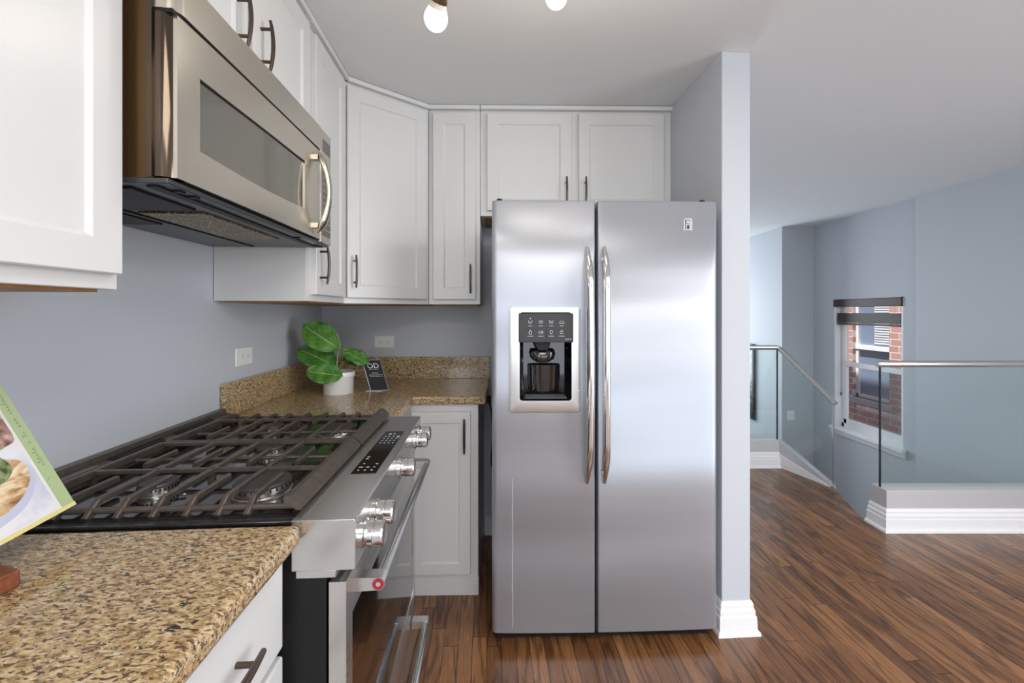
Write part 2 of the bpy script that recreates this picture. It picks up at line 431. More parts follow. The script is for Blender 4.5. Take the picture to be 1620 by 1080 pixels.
def shaker(mb, mp, u0, u1, v0, v1, th=0.020, rail=0.056, rec=0.007, sl=0.007):
    def ring(a, w): return [(u0+a, v0+a, w), (u1-a, v0+a, w), (u1-a, v1-a, w), (u0+a, v1-a, w)]
    rings = [ring(0, 0.0005), ring(0, th-0.002), ring(0.002, th), ring(rail, th), ring(rail+sl, th-rec)]
    mb.loft(rings, True, True, mp)
def bar_handle(door, mp, cu, v0, v1, w0, horizontal=False, mat=None, bow=0.008, r=0.0048):
    """arched pull on two posts; v0..v1 is its long axis"""
    mb = MB(); n = 13; L = v1-v0; pts = []; rs = []
    for i in range(n):
        t = i/(n-1); b = w0+0.026+bow*(1-(2*t-1)**2)
        a = v0+L*t
        pts.append((a, cu, b) if horizontal else (cu, a, b)); rs.append(r*(0.85+0.3*(1-(2*t-1)**2)))
    mb.tube([mp(*p) for p in pts], rs, 10)
    for t in (0.17, 0.83):
        a = v0+L*t
        p0 = (a, cu, w0) if horizontal else (cu, a, w0)
        p1 = (a, cu, w0+0.030) if horizontal else (cu, a, w0+0.030)
        mb.tube([mp(*p0), mp(*p1)], 0.0045, 10)
    return part('handle', mb, mat or M['bronze'], door, label=None)

def text_mb(mb, txt, size, mp, align='CENTER'):
    cu = bpy.data.curves.new('t', 'FONT'); cu.body = txt; cu.size = size; cu.align_x = align; cu.align_y = 'CENTER'
    cu.resolution_u = 4
    ob = bpy.data.objects.new('t', cu); COL.objects.link(ob)
    dg = bpy.context.evaluated_depsgraph_get()
    me = bpy.data.meshes.new_from_object(ob.evaluated_get(dg))
    mb.add([(v.co.x, v.co.y, 0) for v in me.vertices], [list(p.vertices) for p in me.polygons], mp)
    bpy.data.objects.remove(ob); bpy.data.curves.remove(cu); bpy.data.meshes.remove(me)

# ================================================================== THE SETTING
WX = -0.98           # range wall, run frame L
WY = 2.50            # back wall, run frame B
# corner where both walls meet
def isect_L_B(xl, yb):
    # world point with L.x = xl and B.y = yb
    cl, sl_, cb, sb = math.cos(TL), math.sin(TL), math.cos(TB), math.sin(TB)
    # x*cl + y*sl = xl ; -x*sb + y*cb = yb
    det = cl*cb+sl_*sb
    return ((xl*cb-yb*sl_)/det, (cl*yb+sb*xl)/det)

CX, CY = isect_L_B(WX, WY)
# floor, with the stairwell left open on the right
PXL, PXR = 0.973, 1.095   # partition beside the refrigerator, frame L
fl = MB()
fl.prism([(-2.2, -4.0), (3.95, -4.0), (3.95, 2.66), (2.27, 2.66), (2.27, 2.73), (2.44, 3.17), (2.31, 3.62), (-2.2, 3.62)], -0.20, 0.0)
struct('floor', fl, M['oak'], label='dark oak strip floor')
lf = MB(); lf.box(0.6, 4.2, 2.4, 8.6, -1.45, -1.35)
struct('floor.001', lf, M['oak'], label='lower landing floor at the foot of the stairwell')
ce = MB(); ce.box(-2.3, 4.2, -4.0, 8.6, CEIL, CEIL+0.1)
struct('ceiling', ce, M['ceil'], label='smooth light grey ceiling')
wl = MB(); wl.box(WX-0.12, WX, -4.3, 2.62, 0, CEIL)
struct('wall_left', wl, M['wall'], TL, label='blue grey kitchen wall behind the range')
wb = MB(); wb.box(-1.2, 0.95, WY, WY+0.12, 0, CEIL)
struct('wall_back', wb, M['wall'], TB, label='blue grey kitchen wall behind the refrigerator')
wp = MB(); wp.box(PXL, PXR, 1.674, 8.3, -1.4, CEIL)
struct('wall_partition', wp, M['wall'], TL, bevel=0.003, label='narrow end of the wall beside the refrigerator')
# right-hand walls
wr = MB(); wr.box(3.77, 3.95, 0.75, 3.90, -1.4, CEIL); wr.box(3.77, 3.95, -4.0, -3.3, 0, CEIL)
wr.box(3.77, 3.95, -3.3, 0.75, -0.1, 0.25); wr.box(3.77, 3.95, -3.3, 0.75, 2.25, CEIL)
struct('wall_right', wr, M['wallshade'], label='blue grey wall behind the glass railing')
wy0, wy1, wz0, wz1 = 4.084, 4.956, -0.02, 1.48
ww = MB()
ww.box(3.83, 3.98, 3.88, wy0, -1.4, CEIL); ww.box(3.83, 3.98, wy1, 5.32, -1.4, CEIL)
ww.box(3.83, 3.98, wy0, wy1, -1.4, wz0-0.002); ww.box(3.83, 3.98, wy0, wy1, wz1, CEIL)
struct('wall_window', ww, M['wallshade'], label='blue grey stairwell wall around the window')
wf = MB(); wf.box(3.43, 3.98, 5.30, 5.45, -1.4, CEIL); wf.box(3.43, 3.55, 5.45, 8.3, -1.4, CEIL)
struct('wall_far', wf, M['wallshade'], label='blue grey far stairwell walls')
we = MB(); we.box(0.3, 3.6, 8.2, 8.3, -1.4, CEIL)
struct('wall_end', we, M['wallshade'])
wq = MB()  # rear wall behind the camera with a wide glazed opening
wq.box(-2.2, -0.35, -4.0, -3.85, 0, CEIL); wq.box(3.05, 3.95, -4.0, -3.85, 0, CEIL); wq.box(-0.35, 3.05, -4.0, -3.85, 2.22, CEIL); wq.box(-0.35, 3.05, -4.0, -3.85, 0, 0.2)
struct('wall_rear', wq, M['wall'])
fw = MB()
fw.box(-0.35, 3.05, -3.90, -3.86, 0.2, 0.26); fw.box(-0.35, 3.05, -3.90, -3.86, 2.16, 2.22)
for x in (-0.35, 0.75, 1.87, 2.99): fw.box(x, x+0.06, -3.90, -3.86, 0.2, 2.22)
struct('window_2', fw, M['trim'])
fs = MB()
fs.box(3.80, 3.84, -3.3, 0.75, 0.25, 0.31); fs.box(3.80, 3.84, -3.3, 0.75, 2.19, 2.25)
for y in (-3.3, -1.98, -0.65, 0.69): fs.box(3.80, 3.84, y, y+0.06, 0.25, 2.25)
struct('window_3', fs, M['trim'])
fz = MB(); fz.box(-1.02, WX+0.01, -3.25, -1.75, 0.90, 0.95); fz.box(-1.02, WX+0.01, -3.25, -1.75, 2.15, 2.2)
fz.box(-1.02, WX+0.01, -3.25, -3.2, 0.9, 2.2); fz.box(-1.02, WX+0.01, -1.8, -1.75, 0.9, 2.2); fz.box(-1.02, WX+0.01, -2.52, -2.48, 0.9, 2.2)
struct('window_added', fz, M['trim'], TL)  # unseen frame added around the left fill light
# well sides under the upper floor
ws = MB(); ws.box(2.1, 2.3, 3.62, 8.2, -1.4, -0.2)
ws.box(2.27, 3.95, 2.46, 2.60, -1.4, -0.2)
struct('wall_well', ws, M['wallshade'])

def baseprof(h=0.13):
    return [(0, 0), (0.030, 0), (0.028, 0.012), (0.020, 0.020), (0.018, h*0.55), (0.014, h*0.58), (0.014, h*0.72), (0.009, h*0.80), (0.009, h*0.9), (0.004, h), (0, h)]
def baseboard_path(mb, pts, h=0.13, off=0.0):
    """mitred moulding around an open path (world xy); outward is to the right of travel"""
    prof = baseprof(h); P = [Vector(p) for p in pts]; rings = []
    for i, p in enumerate(P):
        d0 = (p-P[i-1]).normalized() if i > 0 else None
        d1 = (P[i+1]-p).normalized() if i < len(P)-1 else None
        n0 = Vector((d0.y, -d0.x)) if d0 else None; n1 = Vector((d1.y, -d1.x)) if d1 else None
        if n0 is None: nn = n1
        elif n1 is None: nn = n0
        else:
            nn = (n0+n1); nn = nn/(nn.dot(n0))
        rings.append([(p.x+nn.x*a, p.y+nn.y*a, z+off) for a, z in prof])
    mb.loft(rings, True, True)
bb = MB()
pA = W(TL, PXL, 2.40); pB = W(TL, PXL, 1.674); pC = W(TL, PXR, 1.674); pD = W(TL, PXR, 3.55)
baseboard_path(bb, [pA, pB, pC, pD][::1])
struct('baseboard_partition', bb, M['trim'], label='white moulded baseboard around the wall end')
b2 = MB(); b2.box(-0.122, -0.03, WY-0.016, WY, 0, 0.11)
struct('baseboard_back', b2, M['trim'], TB, label='white baseboard behind the refrigerator')

# stairwell window
wn = MB()
wn.box(3.83, 3.98, wy0-0.0, wy0+0.02, wz0, wz1); wn.box(3.83, 3.98, wy1-0.02, wy1, wz0, wz1)
wn.box(3.83, 3.98, wy0, wy1, wz1-0.02, wz1)
win = struct('window_1', wn, M['trim'], label='double-hung white stairwell window over a brick view')
m = MB()
X0 = 3.90
m.box(X0, X0+0.05, wy1-0.065, wy1-0.02, wz0, wz1); m.box(X0, X0+0.05, wy0+0.02, wy0+0.05, wz0, wz1)
m.box(X0, X0+0.05, wy0+0.02, wy1-0.02, wz0, wz0+0.05); m.box(X0, X0+0.05, wy0+0.02, wy1-0.02, wz1-0.07, wz1-0.02)
part('window_frame', m, M['trim'], win, bevel=0.003)
m = MB()
m.box(X0-0.015, X0+0.035, wy0+0.05, wy1-0.065, 0.70, 0.75)
m.box(X0-0.012, X0+0.02, wy0+0.05, wy1-0.065, wz0, wz0+0.105)
m.box(X0-0.012, X0+0.02, wy1-0.105, wy1-0.065, wz0+0.05, 0.75); m.box(X0-0.012, X0+0.02, wy0+0.05, wy0+0.075, wz0+0.05, 0.75)
part('lower_sash', m, M['trim'], win, bevel=0.003)
m = MB(); m.box(X0+0.002, X0+0.006, wy0+0.05, wy1-0.1, wz0+0.1, 0.71); part('lower_pane', m, M['pane'], win, smooth=False)
m = MB(); m.box(X0+0.025, X0+0.029, wy0+0.05, wy1-0.06, 0.74, wz1-0.06); part('upper_pane', m, M['pane'], win, smooth=False)
m = MB()
m.prism([(3.785, wz0+0.006), (3.915, wz0+0.006), (3.915, wz0-0.03), (3.785, wz0-0.03)], wy0-0.035, wy1+0.035, lambda u, v, w: (u, w, v))
m.prism([(3.80, wz0-0.03), (3.832, wz0-0.03), (3.832, wz0-0.085), (3.815, wz0-0.085)], wy0-0.03, wy1+0.03, lambda u, v, w: (u, w, v))
part('window_sill', m, M['trim'], win, bevel=0.004)

# dark blind drawn up in the window
bt = thing('window_blind', 'dark wooden blind pulled up under its valance in the stairwell window', 'blind', (3.84, 4.52, 1.2))
m = MB(); m.box(3.815, 3.875, wy0+0.004, wy1+0.0, 1.385, 1.475); part('valance', m, M['blind'], bt, bevel=0.006)
m = MB()
for i in range(13):
    z = 1.205+i*0.0085
    m.box(3.832, 3.882, wy0+0.03, wy1-0.045, z, z+0.0082)
part('slat', m, M['blind'], bt, smooth=False)
m = MB(); m.box(3.830, 3.884, wy0+0.028, wy1-0.043, 1.180, 1.200); part('bottom_rail', m, M['blind'], bt, bevel=0.003)
for y in (wy0+0.12, wy1-0.13):
    m = MB(); m.tube([(3.857, y, 1.2), (3.857, y, 1.39)], 0.0015, 6); part('lift_cord', m, M['plastic'], bt)
m = MB(); m.tube([(3.850, wy1-0.075, 1.39), (3.850, wy1-0.075, 0.38)], 0.002, 6); m.lathe([(0.001, 0), (0.007, 0.005), (0.007, 0.035), (0.002, 0.045)], (3.850, wy1-0.075, 0.35), 'z', 12)
part('pull_cord', m, M['grey'], bt)

# neighbouring building
nb = thing('brick_building', 'red brick neighbouring building seen through the stairwell window', 'building', (4.95, 6, -2.0))
ny0, ny1, nz0, nz1 = 5.42, 6.00, 0.12, 1.62
m = MB(); X1 = 4.90
m.box(X1, X1+0.25, 3.2, ny0, -2.0, 4.2); m.box(X1, X1+0.25, ny1, 9.5, -2.0, 4.2)
m.box(X1, X1+0.25, ny0, ny1, -2.0, nz0); m.box(X1, X1+0.25, ny0, ny1, nz1, 4.2)
part('wall', m, M['brick'], nb, smooth=False)
m = MB(); xi = X1+0.05
m.box(xi, xi+0.06, ny0, ny0+0.04, nz0, nz1); m.box(xi, xi+0.06, ny1-0.04, ny1, nz0, nz1)
m.box(xi, xi+0.06, ny0, ny1, nz0, nz0+0.05); m.box(xi, xi+0.06, ny0, ny1, nz1-0.05, nz1); m.box(xi-0.01, xi+0.05, ny0, ny1, 0.80, 0.86)
wfr = part('window', m, M['trim'], nb, smooth=False)
m = MB(); m.box(xi+0.03, xi+0.036, ny0+0.03, ny1-0.03, nz0+0.04, nz1-0.04); part('pane', m, M['outglass'], wfr, smooth=False)
m = MB()
for i in range(22):
    z = 0.89+i*0.033
    m.box(xi+0.018, xi+0.028, ny0+0.05, ny0+0.30, z, z+0.02)
part('blind', m, M['blindwhite'], wfr, smooth=False)
m = MB(); m.box(X1-0.04, X1+0.06, ny0-0.05, ny1+0.05, nz0-0.07, nz0); part('sill', m, M['stone'], nb, bevel=0.004)

# dark framed panel, green foliage colours on a flat sheet, far stairwell wall
fp = thing('framed_panel', 'black framed dark panel with green foliage colours on the far stairwell wall', 'picture', (3.42, 6.2, 0.3))
m = MB()
m.box(3.395, 3.43, 5.87, 5.91, -0.19, 0.87); m.box(3.395, 3.43, 6.85, 6.89, -0.19, 0.87)
m.box(3.395, 3.43, 5.87, 6.89, -0.19, -0.05); m.box(3.395, 3.43, 5.87, 6.89, 0.83, 0.87)
part('frame', m, M['black'], fp, bevel=0.002)
m = MB(); m.box(3.405, 3.428, 5.905, 6.855, -0.06, 0.84); part('print', m, M['foliage'], fp, smooth=False)

# light switch on the stairwell chase
sw = thing('light_switch', 'white light switch on the far grey wall behind the sloped glass', 'switch', (3.53, 5.30, 0.02))
m = MB(); m.box(3.49, 3.585, 5.293, 5.2995, -0.045, 0.075); part('cover_plate', m, M['plastic'], sw, bevel=0.003)
m = MB(); m.box(3.527, 3.548, 5.286, 5.294, -0.005, 0.035); part('toggle', m, M['plastic'], sw, bevel=0.002)

# ================================================================== GLASS GUARDS
gr = thing('glass_railing', 'straight glass railing panel with a round steel handrail at the right', 'railing', (3.0, 2.62, 0))
GY = 2.60
m = MB(); m.box(2.295, 3.76, GY-0.006, GY+0.006, 0.235, 1.0); gp = part('glass_panel', m, M['glass'], gr, smooth=False)
m = MB(); m.box(2.291, 2.295, GY-0.006, GY+0.006, 0.235, 0.99); part('panel_edge', m, M['glassedge'], gp, smooth=False)
m = MB(); m.box(2.285, 3.765, GY-0.055, GY+0.055, 0.128, 0.24); part('base_channel', m, M['channel'], gr, bevel=0.002)
m = MB(); m.tube([(2.272, GY, 1.005), (2.282, GY, 1.005), (3.765, GY, 1.005)], [0.017, 0.021, 0.021], 20); part('handrail', m, M['steel'], gr)
m = MB()
baseboard_path(m, [(3.76, GY-0.052), (2.287, GY-0.052), (2.287, GY+0.056)][::-1][::-1], 0.13)
mb2 = MB(); prof = baseprof(0.13)
# moulding wraps the curb: front and left end
rings = []
for (x, y, nx, ny) in ((3.765, GY-0.055, 0, -1), (2.285, GY-0.055, -1, -1), (2.285, GY+0.06, -1, 0)):
    rings.append([(x+nx*a, y+ny*a, z) for a, z in [(p[0]*1.4, p[1]) for p in prof]])
mb2.loft(rings, True, True)
mb2.box(2.285, 3.765, GY-0.054, GY+0.054, 0.0, 0.128)
part('base_moulding', mb2, M['trim'], gr, smooth=False)

g2 = thing('stair_railing', 'far glass railing that turns and slopes down with the stairs', 'railing', (2.0, 3.6, 0))
m = MB(); m.box(1.35, 2.285, 3.594, 3.606, 0.225, 1.02); part('glass_panel', m, M['glass'], g2, smooth=False)
m = MB(); m.box(2.285, 2.291, 3.592, 3.608, 0.225, 1.01); part('panel_edge', m, M['glassedge'], g2, smooth=False)
m = MB()
A = Vector((2.305, 3.59)); Bp = Vector((2.445, 3.18)); dd = (Bp-A).normalized(); nn = Vector((-dd.y, dd.x))*0.006
def slab(mb, za0, za1, zb0, zb1, th, a=A, b=Bp):
    n_ = Vector((-dd.y, dd.x))*th
    vs = [(a.x-n_.x, a.y-n_.y, za0), (a.x+n_.x, a.y+n_.y, za0), (a.x+n_.x, a.y+n_.y, za1), (a.x-n_.x, a.y-n_.y, za1),
          (b.x-n_.x, b.y-n_.y, zb0), (b.x+n_.x, b.y+n_.y, zb0), (b.x+n_.x, b.y+n_.y, zb1), (b.x-n_.x, b.y-n_.y, zb1)]
    mb.add(vs, [(0, 1, 2, 3), (7, 6, 5, 4), (0, 4, 5, 1), (1, 5, 6, 2), (2, 6, 7, 3), (3, 7, 4, 0)])
slab(m, 0.225, 1.0, 0.012, 0.63, 0.006); part('sloped_glass_panel', m, M['glass'], g2, smooth=False)
m = MB(); e0 = Bp+dd*0.003
slab(m, 0.012, 0.63, 0.01, 0.625, 0.007, Bp, Bp+dd*0.006); part('panel_edge', m, M['chrome'], g2, smooth=False)
m = MB(); m.tube([(1.35, 3.6, 1.022), (2.285, 3.6, 1.022)]+[(A.x, A.y, 1.012), (Bp.x+dd.x*0.02, Bp.y+dd.y*0.02, 0.632)], 0.020, 16)
part('handrail', m, M['steel'], g2)
m = MB(); m.box(1.35, 2.30, 3.57, 3.63, 0.12, 0.23); part('base_channel', m, M['channel'], g2, bevel=0.002)
m = MB(); slab(m, 0.12, 0.232, -0.03, 0.016, 0.024); part('sloped_channel', m, M['channel'], g2, smooth=False)
m = MB()
rings = []
for (x, y, nx, ny) in ((1.35, 3.572, 0, -1), (2.300, 3.572, 0.0, -1)):
    rings.append([(x+nx*a, y+ny*a, z) for a, z in prof])
m.loft(rings, True, True); m.box(1.35, 2.3, 3.572, 3.62, 0, 0.12)
slab(m, 0.0, 0.122, -0.06, 0.0, 0.030)
part('base_moulding', m, M['trim'], g2, smooth=False)

# ================================================================== UPPER CABINETS (frame L)
FX, DX = -0.655, 0.020
def cabinet_L(name_label, y0, y1, z0, z1, doors, off, group=None):
    t = thing('wall_cabinet', name_label, 'cabinet', off, TL, group)
    m = MB(); m.box(WX+0.002, FX, y0, y1, z0+0.004, z1); part('body', m, M['cab'], t, bevel=0.0015)
    m = MB(); m.box(WX+0.02, FX-0.02, y0+0.015, y1-0.015, z0-0.001, z0+0.006); part('underside', m, M['rawwood'], t, smooth=False, label='bare brown wood underside')
    m = MB(); m.box(WX+0.01, FX+0.026, y0, y1, z1, CEIL-0.002); part('top_moulding', m, M['cab'], t, bevel=0.004)
    mp = mapX(FX)
    for (a, b, c, d, h) in doors:
        m = MB(); shaker(m, mp, a, b, c, d, DX); dr = part('door', m, M['cab'], t, bevel=0)
        if h: bar_handle(dr, mp, h[0], h[1], h[2], DX)
    return t
CT = 2.386; DT = 2.368
cabinet_L('white wall cabinet nearest the camera, left of the microwave', 0.15, 0.782, 1.365, CT, [(0.17, 0.770, 1.395, DT, None)], (-0.8, 0.45, 1.365))
cabinet_L('short white two-door wall cabinet directly over the microwave', 0.784, 1.556, 1.962, CT,
          [(0.795, 1.153, 1.98, DT, (1.105, 2.01, 2.15)), (1.177, 1.545, 1.98, DT, (1.216, 2.01, 2.15))], (-0.8, 1.15, 1.955))
cabinet_L('narrow white wall cabinet between the microwave and the angled corner cabinet', 1.558, 1.958, 1.365, CT, [(1.60, 1.925, 1.395, DT, (1.635, 1.435, 1.585))], (-0.8, 1.75, 1.365))

# angled corner cabinet (world coordinates)
P1 = Vector(W(TL, FX, 1.962)); P2 = Vector(W(TB, -0.405, 2.200))
q1 = W(TL, WX+0.003, 1.962); q3 = W(TB, -0.405, WY-0.003); q2 = isect_L_B(WX+0.003, WY-0.003)
t = thing('wall_cabinet', 'tall white corner cabinet with its face set at an angle', 'cabinet', ((P1.x+q2[0])/2, (P1.y+q2[1])/2, 1.365))
m = MB(); m.prism([tuple(P1), tuple(P2), q3, q2, q1], 1.369, CT); part('body', m, M['cab'], t, smooth=False)
m = MB(); m.prism([(P1.x-0.02, P1.y+0.03), (P2.x-0.03, P2.y+0.03), (q3[0]-0.01, q3[1]-0.01), (q2[0]+0.01, q2[1]-0.01), (q1[0]+0.01, q1[1]+0.01)], 1.364, 1.371); part('underside', m, M['rawwood'], t, smooth=False, label='bare brown wood underside')
du = (P2-P1).normalized(); dn = Vector((du.y, -du.x)); DL = (P2-P1).length
mpD = lambda u, v, w: (P1.x+du.x*u+dn.x*w, P1.y+du.y*u+dn.y*w, v)
m = MB(); m.box(-0.012, DL+0.006, CT, CEIL-0.002, -0.02, 0.026, mpD); part('top_moulding', m, M['cab'], t, bevel=0.004)
m = MB(); shaker(m, mpD, 0.008, DL-0.018, 1.395, DT, DX); dr = part('door', m, M['cab'], t)
bar_handle(dr, mpD, 0.040, 1.440, 1.590, DX)

# ---- back run (frame B)
def cabinet_B(label, x0, x1, z0, z1, doors, yf=2.20):
    t = thing('wall_cabinet', label, 'cabinet', ((x0+x1)/2, (yf+WY)/2, z0), TB)
    m = MB(); m.box(x0, x1, yf, WY-0.003, z0+0.004, z1); part('body', m, M['cab'], t, bevel=0.0015)
    m = MB(); m.box(x0+0.015, x1-0.015, yf+0.02, WY-0.02, z0-0.001, z0+0.006); part('underside', m, M['rawwood'], t, smooth=False, label='bare brown wood underside')
    m = MB(); m.box(x0, x1, yf-0.026, yf+0.10, z1, CEIL-0.002); part('top_moulding', m, M['cab'], t, bevel=0.004)
    mp = mapY(yf)
    for (a, b, c, d, h) in doors:
        m = MB(); shaker(m, mp, a, b, c, d, DX); dr = part('door', m, M['cab'], t)
        if h: bar_handle(dr, mp, h[0], h[1], h[2], DX)
    return t
cabinet_B('tall narrow white wall cabinet just left of the refrigerator', -0.402, -0.133, 1.365, CT, [(-0.378, -0.155, 1.395, DT, (-0.181, 1.425, 1.575))])
cabinet_B('wide white two-door wall cabinet above the refrigerator', -0.131, 0.882, 1.83, CT,
          [(-0.095, 0.345, 1.86, DT, (0.318, 1.885, 2.03)), (0.385, 0.835, 1.86, DT, (0.418, 1.885, 2.03))])

# ================================================================== MICROWAVE (frame L)
mw = thing('microwave', 'stainless over-range microwave with a bowed handle and dark window', 'microwave', (-0.77, 1.165, 1.56), TL)
Y0, Y1, Z0, Z1 = 0.785, 1.545, 1.562, 1.956
MF = -0.560
m = MB(); m.box(WX+0.004, -0.598, Y0, Y1, Z0+0.008, Z1); body = part('body', m, M['brownside'], mw, bevel=0.002, label='brown painted metal casing')
m = MB(); m.box(-0.606, -0.597, Y0-0.003, Y0+0.001, Z0+0.01, Z1); part('side_seam', m, M['bronzegloss'], body, smooth=False)
for z in (1.59, 1.885):
    m = MB(); m.lathe([(0.001, -0.003), (0.006, -0.003), (0.0075, 0.0), (0.0075, 0.001)], (-0.680, Y0, z), 'y', 16); part('screw', m, M['chrome'], body)
# underside
m = MB(); m.box(WX+0.004, MF-0.012, Y0, Y1, Z0-0.001, Z0+0.009); bp = part('bottom_plate', m, M['darkgrey'], mw, bevel=0.002)
m = MB(); m.box(-0.80, -0.655, 1.01, 1.36, Z0-0.005, Z0); part('grease_filter', m, M['mesh'], bp, smooth=False, label='greasy tan mesh filter')
m = MB(); m.box(-0.80, -0.655, 0.81, 0.985, Z0-0.005, Z0); part('lamp_cover', m, M['black'], bp, bevel=0.002)
m = MB()
m.box(-0.825, -0.819, Y0+0.02, Y1-0.02, Z0-0.004, Z0); m.box(-0.620, -0.600, Y0+0.015, Y1-0.02, Z0-0.004, Z0)
for y in (0.83, 0.87, 1.33, 1.48, 1.51): m.box(-0.596, -0.582, y, y+0.015, Z0-0.004, Z0)
m.box(-0.94, -0.85, 0.90, 1.15, Z0-0.004, Z0)
part('vent_slots', m, M['black'], bp, smooth=False)
# door: rounded near end
def rprof(x0, x1, ya, yb, r, n=8):
    pts = [(x0, ya)]
    for i in range(n+1):
        q = -math.pi/2+math.pi/2*i/n
        pts.append((x1-r+r*math.cos(q), ya+r+r*math.sin(q)))
    pts += [(x1, yb), (x0, yb)]
    return pts
m = MB(); m.prism(rprof(-0.597, -0.566, Y0+0.001, 0.822, 0.026), Z0+0.012, 1.871); part('door_end', m, M['bronzegloss'], mw, smooth=30, label='glossy dark bronze door end')
YD = 1.448
door_m = MB()
# door front with a window opening: ring between outline and window outline
NW = 24
def win_pts():
    a0, a1, zt, zb = 0.856, 1.325, 1.787, 1.645
    pts = []
    for i in range(NW+1):
        tt = i/NW; pts.append((a0+(a1-a0)*tt, zb-0.007*math.sin(math.pi*tt)+0.004*tt))
    for i in range(NW+1):
        tt = 1-i/NW; pts.append((a0+(a1-a0)*tt, zt+0.008*tt))
    return pts
wp_ = win_pts()
def outer_pts():
    a0, a1, zt, zb = Y0+0.012, YD, 1.871, Z0+0.012
    pts = []
    for i in range(NW+1): pts.append((a0+(a1-a0)*i/NW, zb))
    for i in range(NW+1): pts.append((a1-(a1-a0)*i/NW, zt))
    return pts
op_ = outer_pts()
XO = lambda y: MF-0.004*((y-1.165)/0.38)**2
rings = [[(MF-0.045, y, z) for y, z in op_], [(XO(y), y, z) for y, z in op_], [(XO(y), y, z) for y, z in wp_], [(XO(y)-0.004, y, z) for y, z in wp_]]
door_m.loft(rings, False, True)
dr = part('door', door_m, M['warmsteel'], mw, smooth=30)
m = MB(); m.prism([(y, z) for y, z in wp_], -0.006, -0.0035, lambda u, v, w: (XO(u)+w, u, v)); part('window', m, M['mwglass'], dr, smooth=30, label='grey glass window')
m = MB(); m.prism([(wp_[NW+1][0], wp_[NW+1][1]-0.003), (wp_[-1][0], wp_[-1][1]-0.003), (wp_[-1][0], wp_[-1][1]+0.0005), (wp_[NW+1][0], wp_[NW+1][1]+0.0005)], -0.004, 0.0006, lambda u, v, w: (XO(u)+w, u, v)); part('window_gasket', m, M['black'], dr, smooth=False)
# handle: bowed bar with pointed ends
m = MB(); pts = []; rs = []
for i in range(25):
    tt = i/24; s_ = math.sin(math.pi*tt)
    pts.append((MF+0.004+0.040*s_**0.75, 1.408, 1.588+(1.858-1.588)*tt)); rs.append(0.002+0.018*min(1, s_*2.6)-0.006*s_**2)
m.tube(pts, rs, 16, flat=0.55, up=(1, 0, 0))
m.box(MF-0.003, MF+0.010, 1.396, 1.420, 1.605, 1.62); m.box(MF-0.003, MF+0.010, 1.396, 1.420, 1.828, 1.843)
part('handle', m, M['champagne'], dr, smooth=50)
m = MB(); m.box(MF-0.050, MF-0.006, Y0+0.003, YD, 1.871, 1.878); part('seam', m, M['black'], mw, smooth=False)
m = MB(); m.prism(rprof(-0.618, MF-0.001, Y0+0.002, YD, 0.026), 1.878, Z1); part('vent_strip', m, M['warmsteel'], mw, smooth=30)
m = MB(); m.box(-0.618, MF-0.002, YD+0.002, Y1, Z0+0.004, Z1); cp = part('control_panel', m, M['warmsteel'], mw, bevel=0.003)
mp = mapX(MF-0.002)
m = MB(); m.box(1.470, 1.534, 1.882, 1.925, 0, 0.0008, mp); part('display', m, M['keypad'], cp, smooth=False)
m = MB(); m.box(1.466, 1.536, 1.592, 1.846, 0, 0.0008, mp); kp = part('keypad', m, M['keypad'], cp, smooth=False)
m = MB()
for r in range(11):
    for c in range(3):
        y = 1.473+c*0.022; z = 1.612+r*0.0225
        m.box(y, y+0.013, z, z+0.004, 0.0008, 0.0012, mp)
m.box(1.466, 1.536, 1.842, 1.8435, 0.0008, 0.0014, mp)
part('key_marks', m, M['dimmark'], cp, smooth=False)

# ================================================================== RANGE (frame L)
RY0, RY1 = 0.812, 1.584
rg = thing('gas_range', 'stainless slide-in gas range with five burners and front knobs', 'range', (-0.62, 1.2, 0), TL)
m = MB(); m.box(-0.972, -0.305, RY0, RY1, 0.03, 0.930); part('body', m, M['black'], rg, bevel=0.002, label='black enamelled side casing')
m = MB(); m.box(-0.972, -0.365, RY0-0.004, RY1+0.002, 0.930, 0.937); ck = part('cooktop', m, M['enamel'], rg, bevel=0.002)
# rear vent trim
m = MB(); m.prism([(-0.975, 0.937), (-0.905, 0.937), (-0.912, 0.955), (-0.950, 0.962), (-0.952, 0.975), (-0.975, 0.975)], RY0-0.003, RY1+0.001, lambda u, v, w: (u, w, v))
vt = part('rear_vent_trim', m, M['iron'], rg, smooth=30)
m = MB()
for a in (1.10, 1.32): m.prism([(-0.946, 0.9625), (-0.930, 0.9595), (-0.930, 0.9605), (-0.946, 0.9635)], a, a+0.17, lambda u, v, w: (u, w, v))
part('vent_slots', m, M['black'], vt, smooth=False)
m = MB(); m.box(-0.945, -0.925, RY0+0.03, 1.06, 0.957, 0.9615); part('trim_strip', m, M['steel'], vt, smooth=False)
# recessed tray
m = MB()
for (a, b) in ((RY0+0.02, RY1-0.02),):
    m.box(-0.90, -0.385, a, b, 0.937, 0.9376)
part('burner_tray', m, M['enamel'], ck, smooth=False)
